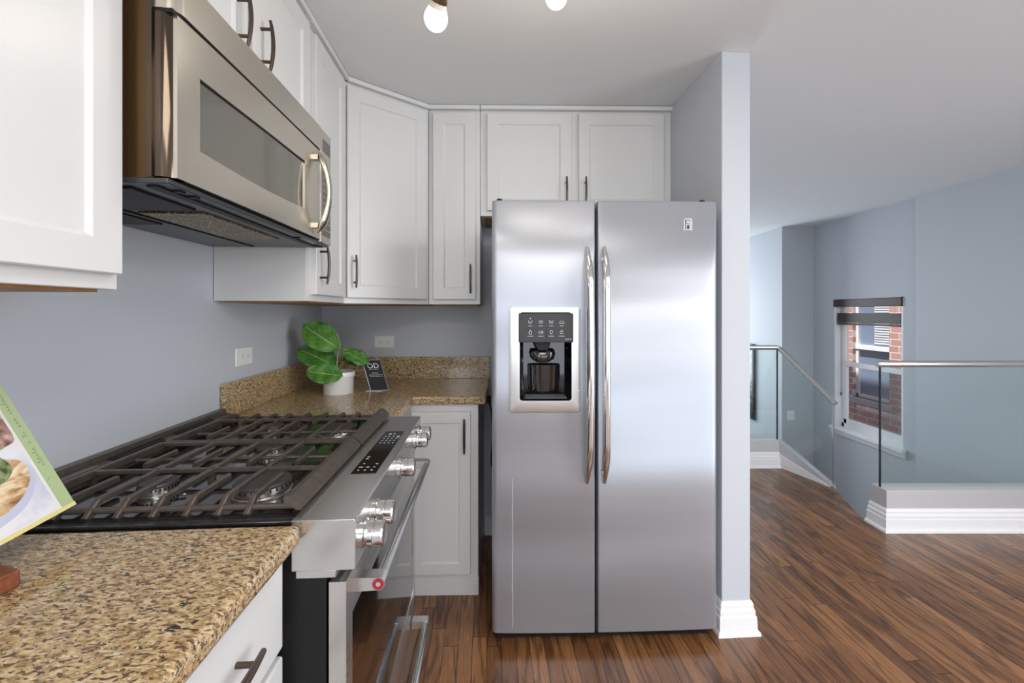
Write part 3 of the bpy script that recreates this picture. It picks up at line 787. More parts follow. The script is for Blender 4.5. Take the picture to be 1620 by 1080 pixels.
# burners
def burner(x, y, r, h=0.957):
    mb = MB(); mb.lathe([(r*0.55, 0.0), (r*1.10, 0.001), (r*1.08, 0.004), (r*0.98, 0.005), (r*0.98, 0.0065), (r*1.04, 0.007), (r*1.03, h-0.937-0.001), (r*0.9, h-0.937)], (x, y, 0.937), 'z', 40)
    bo = part('burner', mb, M['alu'], ck, smooth=30)
    mb = MB(); mb.lathe([(0.001, 0.0), (r*1.0, 0.0), (r*1.02, 0.003), (r*0.96, 0.007), (r*0.3, 0.0085), (0.001, 0.0085)], (x, y, h-0.001), 'z', 40)
    # cap and its slots are carried by the burner; both stay on the cooktop level
    return bo, mb
bs = []
for (x, y, r, h) in ((-0.492, 0.950, 0.055, 0.956), (-0.715, 0.955, 0.034, 0.956), (-0.600, 1.20, 0.038, 0.954), (-0.700, 1.41, 0.034, 0.954), (-0.482, 1.38, 0.052, 0.954)):
    bo, cb = burner(x, y, r, h)
    part('burner_cap', cb, M['cap'], ck, smooth=30)
    mb = MB(); ns = 30
    for k in range(ns):
        q = 2*math.pi*k/ns; cx, cy = x+math.cos(q)*r*1.03, y+math.sin(q)*r*1.03
        tx, ty = -math.sin(q)*0.0011, math.cos(q)*0.0011; ox, oy = math.cos(q)*0.0015, math.sin(q)*0.0015
        vs = [(cx-tx, cy-ty, h-0.007), (cx+tx, cy+ty, h-0.007), (cx+tx+ox, cy+ty+oy, h-0.007), (cx-tx+ox, cy-ty+oy, h-0.007)]
        vs += [(a, b, h-0.0012) for a, b, _ in vs]
        mb.add(vs, [(0, 1, 2, 3), (4, 7, 6, 5), (0, 4, 5, 1), (1, 5, 6, 2), (2, 6, 7, 3), (3, 7, 4, 0)])
    part('flame_slots', mb, M['black'], ck, smooth=False)
m = MB(); m.tube([(-0.667, 0.935, 0.938), (-0.667, 0.935, 0.952)], 0.004, 10); m.tube([(-0.69, 0.94, 0.942), (-0.66, 0.92, 0.945), (-0.64, 0.93, 0.942)], 0.003, 8)
part('igniter', m, M['chrome'], ck)
# grates
GT = 0.968
def gbar(mb, pts, w=0.0048, hgt=0.007):
    """bar of trapezoid section along pts (top-centre line)"""
    P = [Vector(p) for p in pts]; rings = []
    for i, p in enumerate(P):
        t_ = (P[min(i+1, len(P)-1)]-P[max(i-1, 0)]).normalized()
        s_ = Vector((t_.y, -t_.x, 0)).normalized() if (abs(t_.x)+abs(t_.y)) > 1e-4 else Vector((1, 0, 0))
        dn_ = t_.cross(s_).normalized()
        if dn_.z > 0: dn_ = -dn_
        rings.append([tuple(p-s_*w*0.55), tuple(p+s_*w*0.55), tuple(p+s_*w+dn_*0.002), tuple(p+s_*w+dn_*hgt), tuple(p-s_*w+dn_*hgt), tuple(p-s_*w+dn_*0.002)])
    mb.loft(rings, True, True)
shorts = (-0.815, -0.702, -0.577, -0.463); longs = (-0.757, -0.637, -0.517)
def grate(y_end, y_cross, y_low, y_seam, sgn):
    m = MB()
    m.tube([(-0.885, y_end, GT-0.020), (-0.375, y_end, GT-0.020)], 0.0062, 10)
    gbar(m, [(-0.897, y_cross, GT), (-0.385, y_cross, GT)], 0.0048, 0.009)
    gbar(m, [(-0.897, y_seam, GT), (-0.385, y_seam, GT)], 0.0048, 0.009)
    m.tube([(-0.88, y_low, GT-0.012), (-0.385, y_low, GT-0.012)], 0.0045, 8)
    for x in longs:
        gbar(m, [(x, y_end-sgn*0.018, GT-0.026), (x, y_end-sgn*0.010, GT-0.020), (x, y_end+sgn*0.012, GT-0.001), (x, y_end+sgn*0.022, GT), (x, y_cross, GT), (x, y_seam, GT)], 0.0054, 0.012)
    for x in shorts:
        gbar(m, [(x, y_end-sgn*0.018, GT-0.026), (x, y_end-sgn*0.010, GT-0.020), (x, y_end+sgn*0.012, GT-0.001), (x, y_end+sgn*0.022, GT), (x, y_end+sgn*0.125, GT)], 0.0054, 0.012)
        gbar(m, [(x, y_low-0.058, GT), (x, y_low+0.045, GT)], 0.0046, 0.012)
    # left rail
    gbar(m, [(-0.900, y_end-sgn*0.012, GT-0.010), (-0.900, y_end+sgn*0.01, GT), (-0.900, y_seam, GT)], 0.008, 0.016)
    # feet
    for x in (-0.90, -0.637, -0.40):
        for y in (y_end+sgn*0.02, y_cross):
            m.box(x-0.006, x+0.006, y-0.006, y+0.006, 0.937, GT-0.006)
    g = part('grate', m, M['iron'], rg, smooth=20)
    m = MB()
    ya, yb = sorted((y_end-sgn*0.016, y_seam+sgn*0.002))
    m.prism([(-0.392, GT+0.004), (-0.381, GT+0.004), (-0.360, GT-0.014), (-0.360, GT-0.022), (-0.368, GT-0.022), (-0.392, GT-0.008)], ya, yb, lambda u, v, w: (u, w, v))
    part('grate_rail', m, M['iron'], g, smooth=False)
grate(0.848, 1.010, 1.105, 1.212, 1)
grate(1.556, 1.462, 1.330, 1.228, -1)
# front control panel
m = MB(); m.prism([(-0.366, 0.938), (-0.366, 0.842), (-0.251, 0.842), (-0.248, 0.845), (-0.248, 0.935), (-0.251, 0.938)], RY0-0.006, RY1+0.002, lambda u, v, w: (u, w, v))
pn = part('control_panel', m, M['steel'], rg, bevel=0.0012)
m = MB(); m.box(-0.329, -0.269, 1.030, 1.388, 0.9375, 0.9386); part('display', m, M['display'], pn, smooth=False, label='black touch display')
m = MB()
mt = lambda u, v, w: (-0.329+v, u+0.03, 0.9386+w)
for i, r_ in enumerate(range(4)):
    for j in range(4):
        m.box(1.235+i*0.022, 1.240+i*0.022, 0.010+j*0.012, 0.014+j*0.012, 0, 0.0003, mt)
for (a, b, c, d) in ((1.325, 1.332, .016, .026), (1.325, 1.334, .032, .036), (1.115, 1.119, .008, .015), (1.10, 1.104, .008, .015), (1.065, 1.069, .012, .016),
                     (1.040, 1.044, .008, .018), (1.040, 1.044, .026, .034), (1.040, 1.044, .044, .048), (1.020, 1.024, .010, .014), (1.020, 1.024, .026, .030), (1.020, 1.024, .042, .047), (1.062, 1.066, .044, .050), (1.30, 1.306, .050, .056), (1.286, 1.290, .050, .056)):
    m.box(a, b, c, d, 0, 0.0003, mt)
part('display_marks', m, M['mark'], pn, smooth=False)
def knob(y):
    mb = MB(); z = 0.884; x = -0.249
    mb.lathe([(0.0285, 0), (0.0285, 0.006), (0.024, 0.009), (0.0235, 0.013), (0.0255, 0.014), (0.0255, 0.023), (0.0235, 0.024), (0.0235, 0.026), (0.0255, 0.027), (0.0250, 0.040), (0.0225, 0.043), (0.0215, 0.0425), (0.001, 0.0415)], (x, y, z), 'x', 36)
    k = part('knob', mb, M['chrome'], rg, smooth=30)
    mb = MB(); mb.box(x+0.0145, x+0.0225, y-0.0268, y-0.0250, z-0.006, z+0.0)
    part('indicator', mb, M['darkgrey'], k, smooth=False)
for y in (0.858, 0.948, 1.215, 1.470, 1.545): knob(y)
m = MB(); m.box(-0.36, -0.285, RY0-0.003, RY1, 0.826, 0.842); part('panel_lip', m, M['steel'], rg, bevel=0.002)
# oven door: steel frame with dark glass
DXF, DXB = -0.268, -0.300
dz0, dz1 = 0.275, 0.815
def frame_ring(y0, y1, z0, z1, b, bt): return [(y0+b, z0+b*0.6), (y1-b, z0+b*0.6), (y1-b, z1-bt), (y0+b, z1-bt)]
o0 = [(RY0+0.002, dz0), (RY1-0.002, dz0), (RY1-0.002, dz1), (RY0+0.002, dz1)]
i0 = frame_ring(RY0, RY1, dz0, dz1, 0.040, 0.085)
m = MB(); rings = [[(DXB, y, z) for y, z in o0], [(DXF, y, z) for y, z in o0], [(DXF, y, z) for y, z in i0], [(DXF-0.004, y, z) for y, z in i0]]
m.loft(rings, False, True)
od = part('oven_door', m, M['steel'], rg, smooth=False)
m = MB(); m.add([(DXF-0.003, y, z) for y, z in i0]+[(DXF-0.006, y, z) for y, z in i0], [(0, 1, 2, 3), (7, 6, 5, 4), (0, 4, 5, 1), (1, 5, 6, 2), (2, 6, 7, 3), (3, 7, 4, 0)])
part('oven_window', m, M['blackgloss'], od, smooth=False, label='black glass window')
m = MB(); m.box(DXB, DXB+0.004, RY0+0.003, RY1-0.003, dz0+0.002, dz1-0.002); part('inner_panel', m, M['darkgrey'], od, smooth=False)
def tow_bar(parent, z, y0, y1, x=-0.218, r=0.0115, emblem=True):
    mb = MB()
    for (ya, yb) in ((y0, y0+0.030), (y1-0.030, y1)):
        mb.prism([(DXF-0.001, z-0.014), (DXF-0.001, z+0.014), (x, z+0.0125), (x+0.006, z+0.011), (x+0.0115, z+0.004), (x+0.0115, z-0.004), (x+0.006, z-0.011), (x, z-0.0125)], ya, yb, lambda u, v, w: (u, w, v))
    mb.tube([(x, y0+0.028, z), (x, y1-0.028, z)], r, 24)
    h = part('handle', mb, M['steel'], parent, smooth=30, bevel=0.0)
    if emblem:
        mb = MB(); mb.lathe([(0.0125*0.92, 0), (0.0115, -0.0012), (0.0045, -0.0012)], (x-0.001, y0+0.0005, z), 'y', 28, cap=False); part('emblem', mb, M['red'], h, smooth=False, label='round red emblem')
        mb = MB(); mb.lathe([(0.0046, 0), (0.0046, -0.0014), (0.0016, -0.0014), (0.0016, -0.0008), (0.0001, -0.0008)], (x-0.001, y0, z), 'y', 20); part('emblem_centre', mb, M['chrome'], h, smooth=False)
tow_bar(od, 0.780, 0.858, 1.545)
# storage drawer
m = MB(); m.box(-0.300, -0.272, RY0+0.002, RY1-0.002, 0.075, 0.268); dw = part('drawer', m, M['steel'], rg, bevel=0.003)
tow_bar(dw, 0.205, 0.858, 1.545, emblem=False)
m = MB(); m.box(-0.33, -0.31, RY0+0.03, RY1-0.03, 0.0, 0.075); part('kick_plate', m, M['black'], rg, smooth=False)
for y in (RY0+0.05, RY1-0.05):
    m = MB(); m.lathe([(0.018, 0), (0.018, 0.01), (0.008, 0.012), (0.008, 0.032)], (-0.9, y, 0), 'z', 16); part('foot', m, M['black'], rg)

# ================================================================== COUNTERTOPS
CZ0, CZ1 = 0.897, 0.935
m = MB(); m.box(WX+0.002, -0.345, -1.4, 0.802, CZ0, CZ1)
single('countertop', m, M['granite'], 'speckled tan granite countertop in the foreground, in front of the range', 'countertop', (-0.66, -0.3, CZ0), TL, bevel=0.012)
# far L-shaped one (world coordinates)
kt = thing('countertop', 'L-shaped brown granite corner countertop with backsplash beyond the range', 'countertop', (-0.7, 2.0, CZ0))
K = lambda x, y: W(TL, x, y)
ic = isect_L_B(-0.345, 1.945)
poly = [K(WX+0.003, 1.592), K(-0.345, 1.592), ic, W(TB, -0.093, 1.945), W(TB, -0.093, WY-0.003), isect_L_B(WX+0.003, WY-0.003)]
m = MB(); m.prism(poly, CZ0, CZ1); part('slab', m, M['granite'], kt, bevel=0.007)
sp = isect_L_B(WX+0.021, WY-0.022)
m = MB(); m.prism([K(WX+0.002, 1.594), K(WX+0.021, 1.594), sp, isect_L_B(WX+0.002, WY-0.022)], CZ1, 1.063)
part('backsplash', m, M['granite'], kt, bevel=0.002)
m = MB(); m.prism([isect_L_B(WX+0.002, WY-0.0215), W(TB, -0.093, WY-0.0215), W(TB, -0.093, WY-0.002), isect_L_B(WX+0.002, WY-0.002)], CZ1, 1.063)
part('backsplash', m, M['granite'], kt, bevel=0.002)

# ================================================================== BASE CABINETS
t = thing('base_cabinet', 'white base cabinet with drawers below the foreground countertop', 'cabinet', (-0.68, 0.4, 0), TL)
BX = -0.392
m = MB(); m.box(WX+0.003, BX, -0.25, 0.802, 0.10, CZ0-0.001); part('body', m, M['cab'], t, bevel=0.0015)
m = MB(); m.box(WX+0.05, BX-0.06, -0.25, 0.800, 0.0, 0.10); part('toe_kick', m, M['cab'], t, smooth=False)
mp = mapX(BX)
for (z0, z1) in ((0.715, 0.880), (0.42, 0.700), (0.125, 0.405)):
    m = MB(); m.box(0.30, 0.790, z0, z1, 0.0005, 0.019, mp); d_ = part('drawer', m, M['cab'], t, bevel=0.004)
    zc = (z0+z1)/2+0.005
    bar_handle(d_, mp, zc, 0.520, 0.672, 0.019, True, M['bronze'], bow=0.005, r=0.0055)
m = MB(); m.box(-0.22, 0.285, 0.125, 0.880, 0.0005, 0.019, mp); part('door', m, M['cab'], t, bevel=0.004)

t = thing('base_cabinet', 'white base cabinet with one door between the range and the refrigerator', 'cabinet', (-0.3, 2.2, 0), TB)
yf = 1.968
m = MB(); m.box(-0.52, -0.128, yf, WY-0.005, 0.0, CZ0-0.001); part('body', m, M['cab'], t, bevel=0.0015)
mp = mapY(yf)
m = MB(); m.box(-0.55, -0.126, 0.0, 0.085, 0.0, 0.006, mp); part('base_strip', m, M['cab'], t, bevel=0.001)
m = MB(); shaker(m, mp, -0.440, -0.163, 0.104, 0.862, 0.019, 0.05); d_ = part('door', m, M['cab'], t)
bar_handle(d_, mp, -0.190, 0.675, 0.835, 0.019, False, M['blackhandle'], bow=0.003, r=0.005)
t = thing('base_cabinet', 'white corner base cabinet squeezed behind the range under the granite', 'cabinet', (-0.7, 1.8, 0), TL)
m = MB(); m.box(WX+0.003, BX, 1.590, 1.94, 0.0, CZ0-0.001); part('body', m, M['cab'], t, bevel=0.0015)
m = MB(); m.box(1.60, 1.90, 0.12, 0.87, 0.0005, 0.015, mapX(BX)); part('filler_panel', m, M['cab'], t, bevel=0.002)

# ================================================================== REFRIGERATOR (own frame, origin at its left front foot)
OX, OY = -0.080, 1.655
fr = thing('refrigerator', 'stainless side-by-side refrigerator with ice and water dispenser', 'refrigerator', (0, 0, 0))
fr.location = (OX, OY, 0); fr.rotation_euler = (0, 0, TF)
FWid = 0.910; FT = 1.773; FB = 0.052
m = MB(); m.box(0.012, FWid-0.012, 0.075, 0.72, 0.03, 1.755); part('body', m, M['darkgrey'], fr, bevel=0.004, label='dark grey cabinet behind the doors')
m = MB(); m.box(0.02, FWid-0.02, 0.045, 0.078, 0.004, 0.060)
for i in range(26): m.box(0.06+i*0.03, 0.075+i*0.03, 0.040, 0.046, 0.012, 0.045)
part('grille', m, M['black'], fr, smooth=False)
def bow(x):      # the door fronts bulge a little in plan
    return -0.007*(1-((x-FWid/2)/(FWid/2))**2)
def fridge_door(x0, x1, hole=None, outer_left=True):
    """front sheet with rounded vertical edges, optional rectangular hole"""
    def prof():
        pts = []; r = 0.022; n = 7
        rl = r if outer_left else 0.006; rr_ = 0.006 if outer_left else r
        pts.append((x0, 0.070))
        for i in range(n+1):
            q = math.pi-math.pi/2*i/n
            pts.append((x0+rl+rl*math.cos(q), rl-rl*math.sin(q)+bow(x0)))
        cuts = [x0+(x1-x0)*k/16 for k in range(1, 16)]
        if hole: cuts = sorted([c for c in cuts if abs(c-hole[0]) > 0.01 and abs(c-hole[1]) > 0.01]+[hole[0], hole[1]])
        for c in cuts:
            if x0+rl+0.004 < c < x1-rr_-0.004: pts.append((c, bow(c)))
        for i in range(n+1):
            q = math.pi/2-math.pi/2*i/n
            pts.append((x1-rr_+rr_*math.cos(q), rr_-rr_*math.sin(q)+bow(x1)))
        pts.append((x1, 0.070))
        return pts
    P_ = prof(); zs = [FB, FB+0.004, FT-0.006, FT] if not hole else [FB, FB+0.004, hole[2], hole[3], FT-0.006, FT]
    mb = MB(); n = len(P_); vs = []
    for k, z in enumerate(zs):
        ins = 0.004 if k in (0, len(zs)-1) else 0.0
        vs += [(x, y+ins, z) for x, y in P_]
    fs = []
    for k in range(len(zs)-1):
        for i in range(n):
            j = (i+1) % n
            if hole and abs(zs[k]-hole[2]) < 1e-6 and j > i and P_[i][0] >= hole[0]-1e-6 and P_[j][0] <= hole[1]+1e-6 and P_[i][1] < 0.05: continue
            fs.append((k*n+i, k*n+j, (k+1)*n+j, (k+1)*n+i))
    fs.append(list(range(n))); fs.append([len(vs)-n+i for i in range(n)][::-1])
    mb.add(vs, fs); return mb
HX0, HX1, HZ0, HZ1 = 0.108, 0.318, 0.976, 1.330
XS = 0.410
fd = part('freezer_door', fridge_door(0.0, XS, (HX0, HX1, HZ0, HZ1), True), M['fridge'], fr, smooth=35)
rd = part('fridge_door', fridge_door(XS+0.012, FWid, None, False), M['fridge'], fr, smooth=35)
m = MB(); m.box(XS-0.02, XS+0.032, 0.045, 0.076, FB+0.01, FT-0.02); part('gasket', m, M['black'], fr, smooth=False)
def fridge_handle(parent, x, sgn):
    mb = MB(); pts = []; rs = []
    z0, z1 = 0.655, 1.585
    for i in range(41):
        t_ = i/40; s_ = math.sin(math.pi*t_)
        pts.append((x+sgn*0.004*(1-s_), bow(x)-0.006-0.052*min(1, (s_*2.2))**0.7*(0.75+0.25*s_), z0+(z1-z0)*t_)); rs.append(0.008+0.0095*min(1, s_*3.5))
    mb.tube(pts, rs, 18, up=(1, 0, 0), flat=0.9)
    for zz in (z0+0.05, z1-0.05): mb.tube([(x, bow(x)+0.002, zz), (x, bow(x)-0.030, zz)], 0.011, 14)
    part('handle', mb, M['chrome'], parent, smooth=50)
fridge_handle(fd, 0.381, -1); fridge_handle(rd, 0.442, 1)
for x in (0.030, FWid-0.045):
    m = MB(); s2 = 1 if x < 0.4 else -1
    m.lathe([(0.012, 0), (0.012, 0.014), (0.008, 0.017), (0.001, 0.017)], (x, 0.045, FT-0.0005), 'z', 16)
    m.prism([(x-0.004*s2, 0.035), (x+0.06*s2, 0.06), (x+0.05*s2, 0.075), (x-0.01*s2, 0.06)], FT-0.001, FT+0.008)
    part('top_hinge', m, M['black'], fr)
# badge
m = MB(); yb_ = bow(0.79)
m.box(0.768, 0.802, yb_-0.0025, yb_+0.003, 1.655, 1.705); bd = part('badge', m, M['chrome'], rd, bevel=0.001)
m = MB(); mpb = lambda u, v, w: (0.785+u, yb_-0.0027-w, 1.68+v)
m.tube([mpb(0.0+0.009*math.cos(a), 0.009+0.008*math.sin(a), 0) for a in [math.pi*2*k/14 for k in range(13)]], 0.0012, 6)
m.box(-0.005, 0.005, -0.018, -0.004, 0, 0.0005, mpb); m.box(-0.012, -0.010, -0.02, 0.02, 0, 0.0005, mpb)
part('badge_mark', m, M['darkgrey'], bd, smooth=False)
# dispenser
def ybw(x): return bow(x)
ds_m = MB()
def rr_pts(x0, x1, z0, z1, r, n=6):
    pts = []
    for (cx, cz, q0) in ((x1-r, z1-r, 0), (x0+r, z1-r, 90), (x0+r, z0+r, 180), (x1-r, z0+r, 270)):
        for i in range(n+1):
            q = math.radians(q0+90*i/n); pts.append((cx+r*math.cos(q), cz+r*math.sin(q)))
    return pts
oo = rr_pts(0.070, 0.352, 0.930, 1.347, 0.014); ii = rr_pts(HX0+0.002, HX1-0.002, HZ0+0.002, HZ1-0.002, 0.012)
ds_m.loft([[(x, ybw(x)+0.001, z) for x, z in oo], [(x, ybw(x)-0.004, z) for x, z in oo], [(x, ybw(x)-0.006, z) for x, z in rr_pts(0.078, 0.344, 0.938, 1.339, 0.012)], [(x, ybw(x)-0.006, z) for x, z in ii], [(x, ybw(x)+0.004, z) for x, z in ii]], False, True)
dsp = part('dispenser_frame', ds_m, M['steel'], fd, smooth=30)
m = MB()   # cavity
bk = 0.062
ci = rr_pts(HX0+0.001, HX1-0.001, HZ0+0.001, HZ1-0.001, 0.012); cbk = rr_pts(HX0+0.014, HX1-0.014, HZ0+0.012, HZ1-0.006, 0.012)
m.loft([[(x, ybw(x)+0.003, z) for x, z in ci], [(x, bk-0.01, z) for x, z in cbk], [(x, bk, z) for x, z in rr_pts(HX0+0.02, HX1-0.02, HZ0+0.018, HZ1-0.01, 0.01)]], True, True)
# open the front cap
m.f = [f for f in m.f if len(f) != len(ci) or 0 not in f]
part('dispenser_cavity', m, M['blackgloss'], fd, smooth=30)
m = MB(); m.box(0.106, 0.320, -0.028, -0.012, 1.210, 1.324); dp = part('dispenser_panel', m, M['grey'], fd, bevel=0.003)
m = MB(); mpd = lambda u, v, w: (0.106+u, -0.0283-w, 1.210+v)
def ic_stroke(pts, r=0.0009): m.tube([mpd(a, b, 0.0) for a, b in pts], r, 5)
cols = (0.045, 0.086, 0.127, 0.168); r1, r2 = 0.080, 0.040
def cup(cx, cy): ic_stroke([(cx-0.007, cy+0.007), (cx-0.005, cy-0.006), (cx+0.005, cy-0.006), (cx+0.007, cy+0.007)])
cup(cols[0], r1); ic_stroke([(cols[0]-0.004, r1), (cols[0], r1-0.002), (cols[0]+0.004, r1)])
cup(cols[1], r1); ic_stroke([(cols[1], r1+0.006), (cols[1]-0.002, r1-0.001), (cols[1]+0.002, r1-0.001), (cols[1], r1+0.006)])
cup(cols[2], r1); ic_stroke([(cols[2]-0.003, r1+0.004), (cols[2]+0.003, r1), (cols[2]-0.003, r1-0.003)])
cx = cols[3]; ic_stroke([(cx-0.009, r1-0.004), (cx-0.004, r1+0.005), (cx, r1-0.003), (cx+0.004, r1+0.005), (cx+0.009, r1-0.004)]); ic_stroke([(cx-0.008, r1-0.006), (cx+0.01, r1-0.006)])
cx = cols[0]; ic_stroke([(cx, r2+0.009), (cx-0.005, r2), (cx-0.004, r2-0.007), (cx+0.004, r2-0.007), (cx+0.005, r2), (cx, r2+0.009)])
cx = cols[1]; ic_stroke([(cx-0.008, r2-0.003), (cx-0.008, r2+0.003), (cx-0.001, r2+0.006), (cx-0.001, r2-0.006), (cx-0.008, r2-0.003)]); ic_stroke([(cx+0.003, r2-0.004), (cx+0.005, r2), (cx+0.003, r2+0.004)]); ic_stroke([(cx+0.006, r2-0.006), (cx+0.009, r2), (cx+0.006, r2+0.006)])
cx = cols[2]; ic_stroke([(cx-0.002, r2-0.006), (cx-0.005, r2+0.001), (cx-0.003, r2+0.007), (cx+0.003, r2+0.007), (cx+0.005, r2+0.001), (cx+0.002, r2-0.006), (cx-0.002, r2-0.006)])
cx = cols[3]; ic_stroke([(cx-0.006, r2-0.005), (cx-0.006, r2+0.003), (cx+0.006, r2+0.003), (cx+0.006, r2-0.005), (cx-0.006, r2-0.005)]); ic_stroke([(cx-0.003, r2+0.003), (cx, r2+0.009), (cx+0.004, r2+0.003)])
for cx in cols:
    m.box(cx-0.008, cx+0.008, r1-0.016, r1-0.0145, 0, 0.0004, mpd); m.box(cx-0.011, cx+0.011, r2-0.016, r2-0.0145, 0, 0.0004, mpd)
m.box(0.182, 0.208, 0.012, 0.0135, 0, 0.0004, mpd)
m.tube([mpd(cols[0], r1+0.014, 0), mpd(cols[0], r1+0.014, 0.0006)], 0.0025, 10)
part('panel_icons', m, M['mark'], dp, smooth=False)
m = MB(); m.box(0.213, 0.2145, -0.0288, -0.028, 1.214, 1.262); part('panel_seam', m, M['black'], dp, smooth=False)
m = MB(); m.prism([(0.165, 1.212), (0.235, 1.212), (0.224, 1.175), (0.182, 1.175)], -0.004, 0.045, lambda u, v, w: (u, w, v)); part('ice_chute', m, M['black'], fd, bevel=0.004)
m = MB()
rings = []
for (z, wd, yy) in ((1.178, 0.048, 0.012), (1.160, 0.052, 0.004), (1.140, 0.046, 0.002), (1.126, 0.025, 0.006)):
    rings.append([(0.205+wd*math.cos(q), yy+0.03-0.02*math.sin(q), z) for q in [math.pi*k/10 for k in range(11)]])
m.loft(rings, False, False); part('dispenser_lever', m, M['blackgloss'], fd, smooth=60)
m = MB()
rings = []
for (z, wd, yy) in ((1.115, 0.066, 0.040), (1.05, 0.066, 0.045), (0.998, 0.062, 0.050)):
    rings.append([(0.212+wd*math.cos(q), yy+0.012-0.03*math.sin(q), z) for q in [math.pi*k/10 for k in range(11)]])
m.loft(rings, False, False); part('cavity_shield', m, M['blackgloss'], fd, smooth=60)
m = MB(); m.box(0.130, 0.298, -0.004, 0.05, 0.984, 0.992)
for i in range(5): m.box(0.135, 0.293, 0.000+i*0.009, 0.004+i*0.009, 0.992, 0.995)
part('drip_tray', m, M['darkgrey'], fd, bevel=0.001)
# fine scratch down the freezer door
m = MB(); pts = []
for i in range(24):
    z = 0.075+i*0.026; x = 0.082+0.0012*math.sin(i*1.7)+0.0008*math.sin(i*0.6)
    pts.append((x, bow(x)-0.0001, z))
m.tube(pts, 0.0007, 5); part('scratch', m, M['mark'], fd, smooth=False)

# power cord in the gap
m = MB()
pts = [W(TB, -0.10, WY-0.03)+(0.80,), W(TB, -0.085, WY-0.03)+(0.76,), W(TB, -0.075, WY-0.04)+(0.62,), W(TB, -0.085, WY-0.04)+(0.45,), W(TB, -0.065, WY-0.05)+(0.34,), W(TB, -0.04, WY-0.04)+(0.30,), W(TB, 0.0, WY-0.04)+(0.31,)]
m.tube(pts, 0.004, 8); m.box(pts[0][0]-0.02, pts[0][0]+0.012, WY-0.032, WY-0.004, 0.79, 0.83)
single('power_cord', m, M['black'], 'black power cord hanging in the gap left of the refrigerator', 'cord', pts[0])

# ================================================================== OUTLETS
def outlet(label, mp, ang, off):
    t = thing('wall_outlet', label, 'outlet', off, ang)
    m = MB(); m.box(-0.058, 0.058, -0.036, 0.036, 0.0003, 0.006, mp); pl = part('cover_plate', m, M['plastic'], t, bevel=0.003)
    for s_ in (-0.019, 0.019):
        m = MB(); pts = rr_pts(s_-0.014, s_+0.014, -0.016, 0.016, 0.009, 4); m.prism(pts, 0.006, 0.0072, mp); rc = part('receptacle', m, M['plastic'], t, smooth=False)
        m = MB()
        m.box(s_-0.006, s_+0.001, 0.005, 0.0066, 0.0072, 0.0075, mp); m.box(s_-0.006, s_+0.001, -0.0066, -0.005, 0.0072, 0.0075, mp)
        m.prism([(s_+0.007+0.0022*math.cos(q), 0.0022*math.sin(q)) for q in [k*math.pi/4 for k in range(8)]], 0.0072, 0.0075, mp)
        part('slots', m, M['slot'], rc, smooth=False)
outlet('white outlet on the range wall, above the side backsplash', lambda u, v, w: (WX+w, 1.745+u, 1.150+v), TL, (WX, 1.745, 1.15))
outlet('white outlet on the back wall, right of the potted plant', lambda u, v, w: (-0.722+u, WY-w, 1.151+v), TB, (-0.722, WY, 1.151))

# ================================================================== PLANT
px_, py_ = -0.845, 2.035
pl = thing('potted_plant', 'small fiddle-leaf plant in a round white pot on the corner counter', 'plant', (px_, py_, CZ1))
m = MB(); R_ = 0.071
m.lathe([(R_*0.95, 0.0), (R_*0.97, 0.002), (R_*0.985, 0.078), (R_*1.05, 0.082), (R_*1.07, 0.090), (R_*1.05, 0.104), (R_*0.99, 0.106), (R_*0.93, 0.104), (R_*0.92, 0.090), (R_*0.90, 0.06)], (px_, py_, CZ1), 'z', 40, cap=False)
m.lathe([(0.0005, 0.0), (R_*0.95, 0.0)], (px_, py_, CZ1), 'z', 40, cap=False)
part('pot', m, M['ceramic'], pl, smooth=50)
m = MB(); m.lathe([(0.0005, 0.094), (R_*0.5, 0.093), (R_*0.925, 0.088)], (px_, py_, CZ1), 'z', 30, cap=False); part('soil', m, M['soil'], pl)
zb = CZ1+0.09
stem_top = Vector((px_+0.012, py_-0.005, CZ1+0.245))
m = MB(); m.tube([(px_-0.002, py_-0.01, zb-0.01), (px_-0.004, py_-0.012, zb+0.05), (px_, py_-0.010, zb+0.10), tuple(stem_top)], [0.0045, 0.004, 0.0035, 0.0025], 10); part('stem', m, M['stem'], pl)
def leaf(b0, tip, width, nrm, cup=0.16, bend=0.12, attach=None):
    b0, tip = Vector(b0), Vector(tip); ax = tip-b0; L_ = ax.length; ax.normalize()
    nrm = Vector(nrm); nrm = (nrm-ax*nrm.dot(ax)).normalized(); sd = ax.cross(nrm)
    mb = MB(); NU, NV = 12, 20; uv = []
    for j in range(NV+1):
        t_ = j/NV
        wv = width*0.5*(math.sin(math.pi*min(1, t_**0.82))**0.62)*(0.80+0.42*t_)*1.0
        if j in (0, NV): wv = 0.0008
        for i in range(NU+1):
            s_ = (i/NU-0.5)*2
            h_ = cup*width*(abs(s_)**1.5)*0.6-bend*L_*(t_**2)+0.004*math.sin(t_*19+abs(s_)*3)*abs(s_)+0.004*math.sin(t_*9+s_*4)*abs(s_)
            p = b0+ax*(t_*L_)+sd*(s_*wv)+nrm*h_
            mb.v.append(tuple(p)); uv.append((i/NU, t_))
    for j in range(NV):
        for i in range(NU):
            a = j*(NU+1)+i; mb.f.append([a, a+1, a+NU+2, a+NU+1])
    mb.uv = uv
    o = part('leaf', mb, M['leaf'], pl, smooth=80)
    s_ = o.modifiers.new('thick', 'SOLIDIFY'); s_.thickness = 0.0008
    if attach:
        mm = MB(); at = Vector(attach); mid = (at+b0)*0.5+Vector((0, 0, -0.004))
        mm.tube([tuple(at), tuple(mid), tuple(b0), tuple(b0+ax*L_*0.12)], [0.0022, 0.002, 0.0018, 0.001], 8); part('leaf_stalk', mm, M['stem'], pl)
c0 = lambda dx, dz, dy=0: (px_+dx, py_+dy, CZ1+dz)
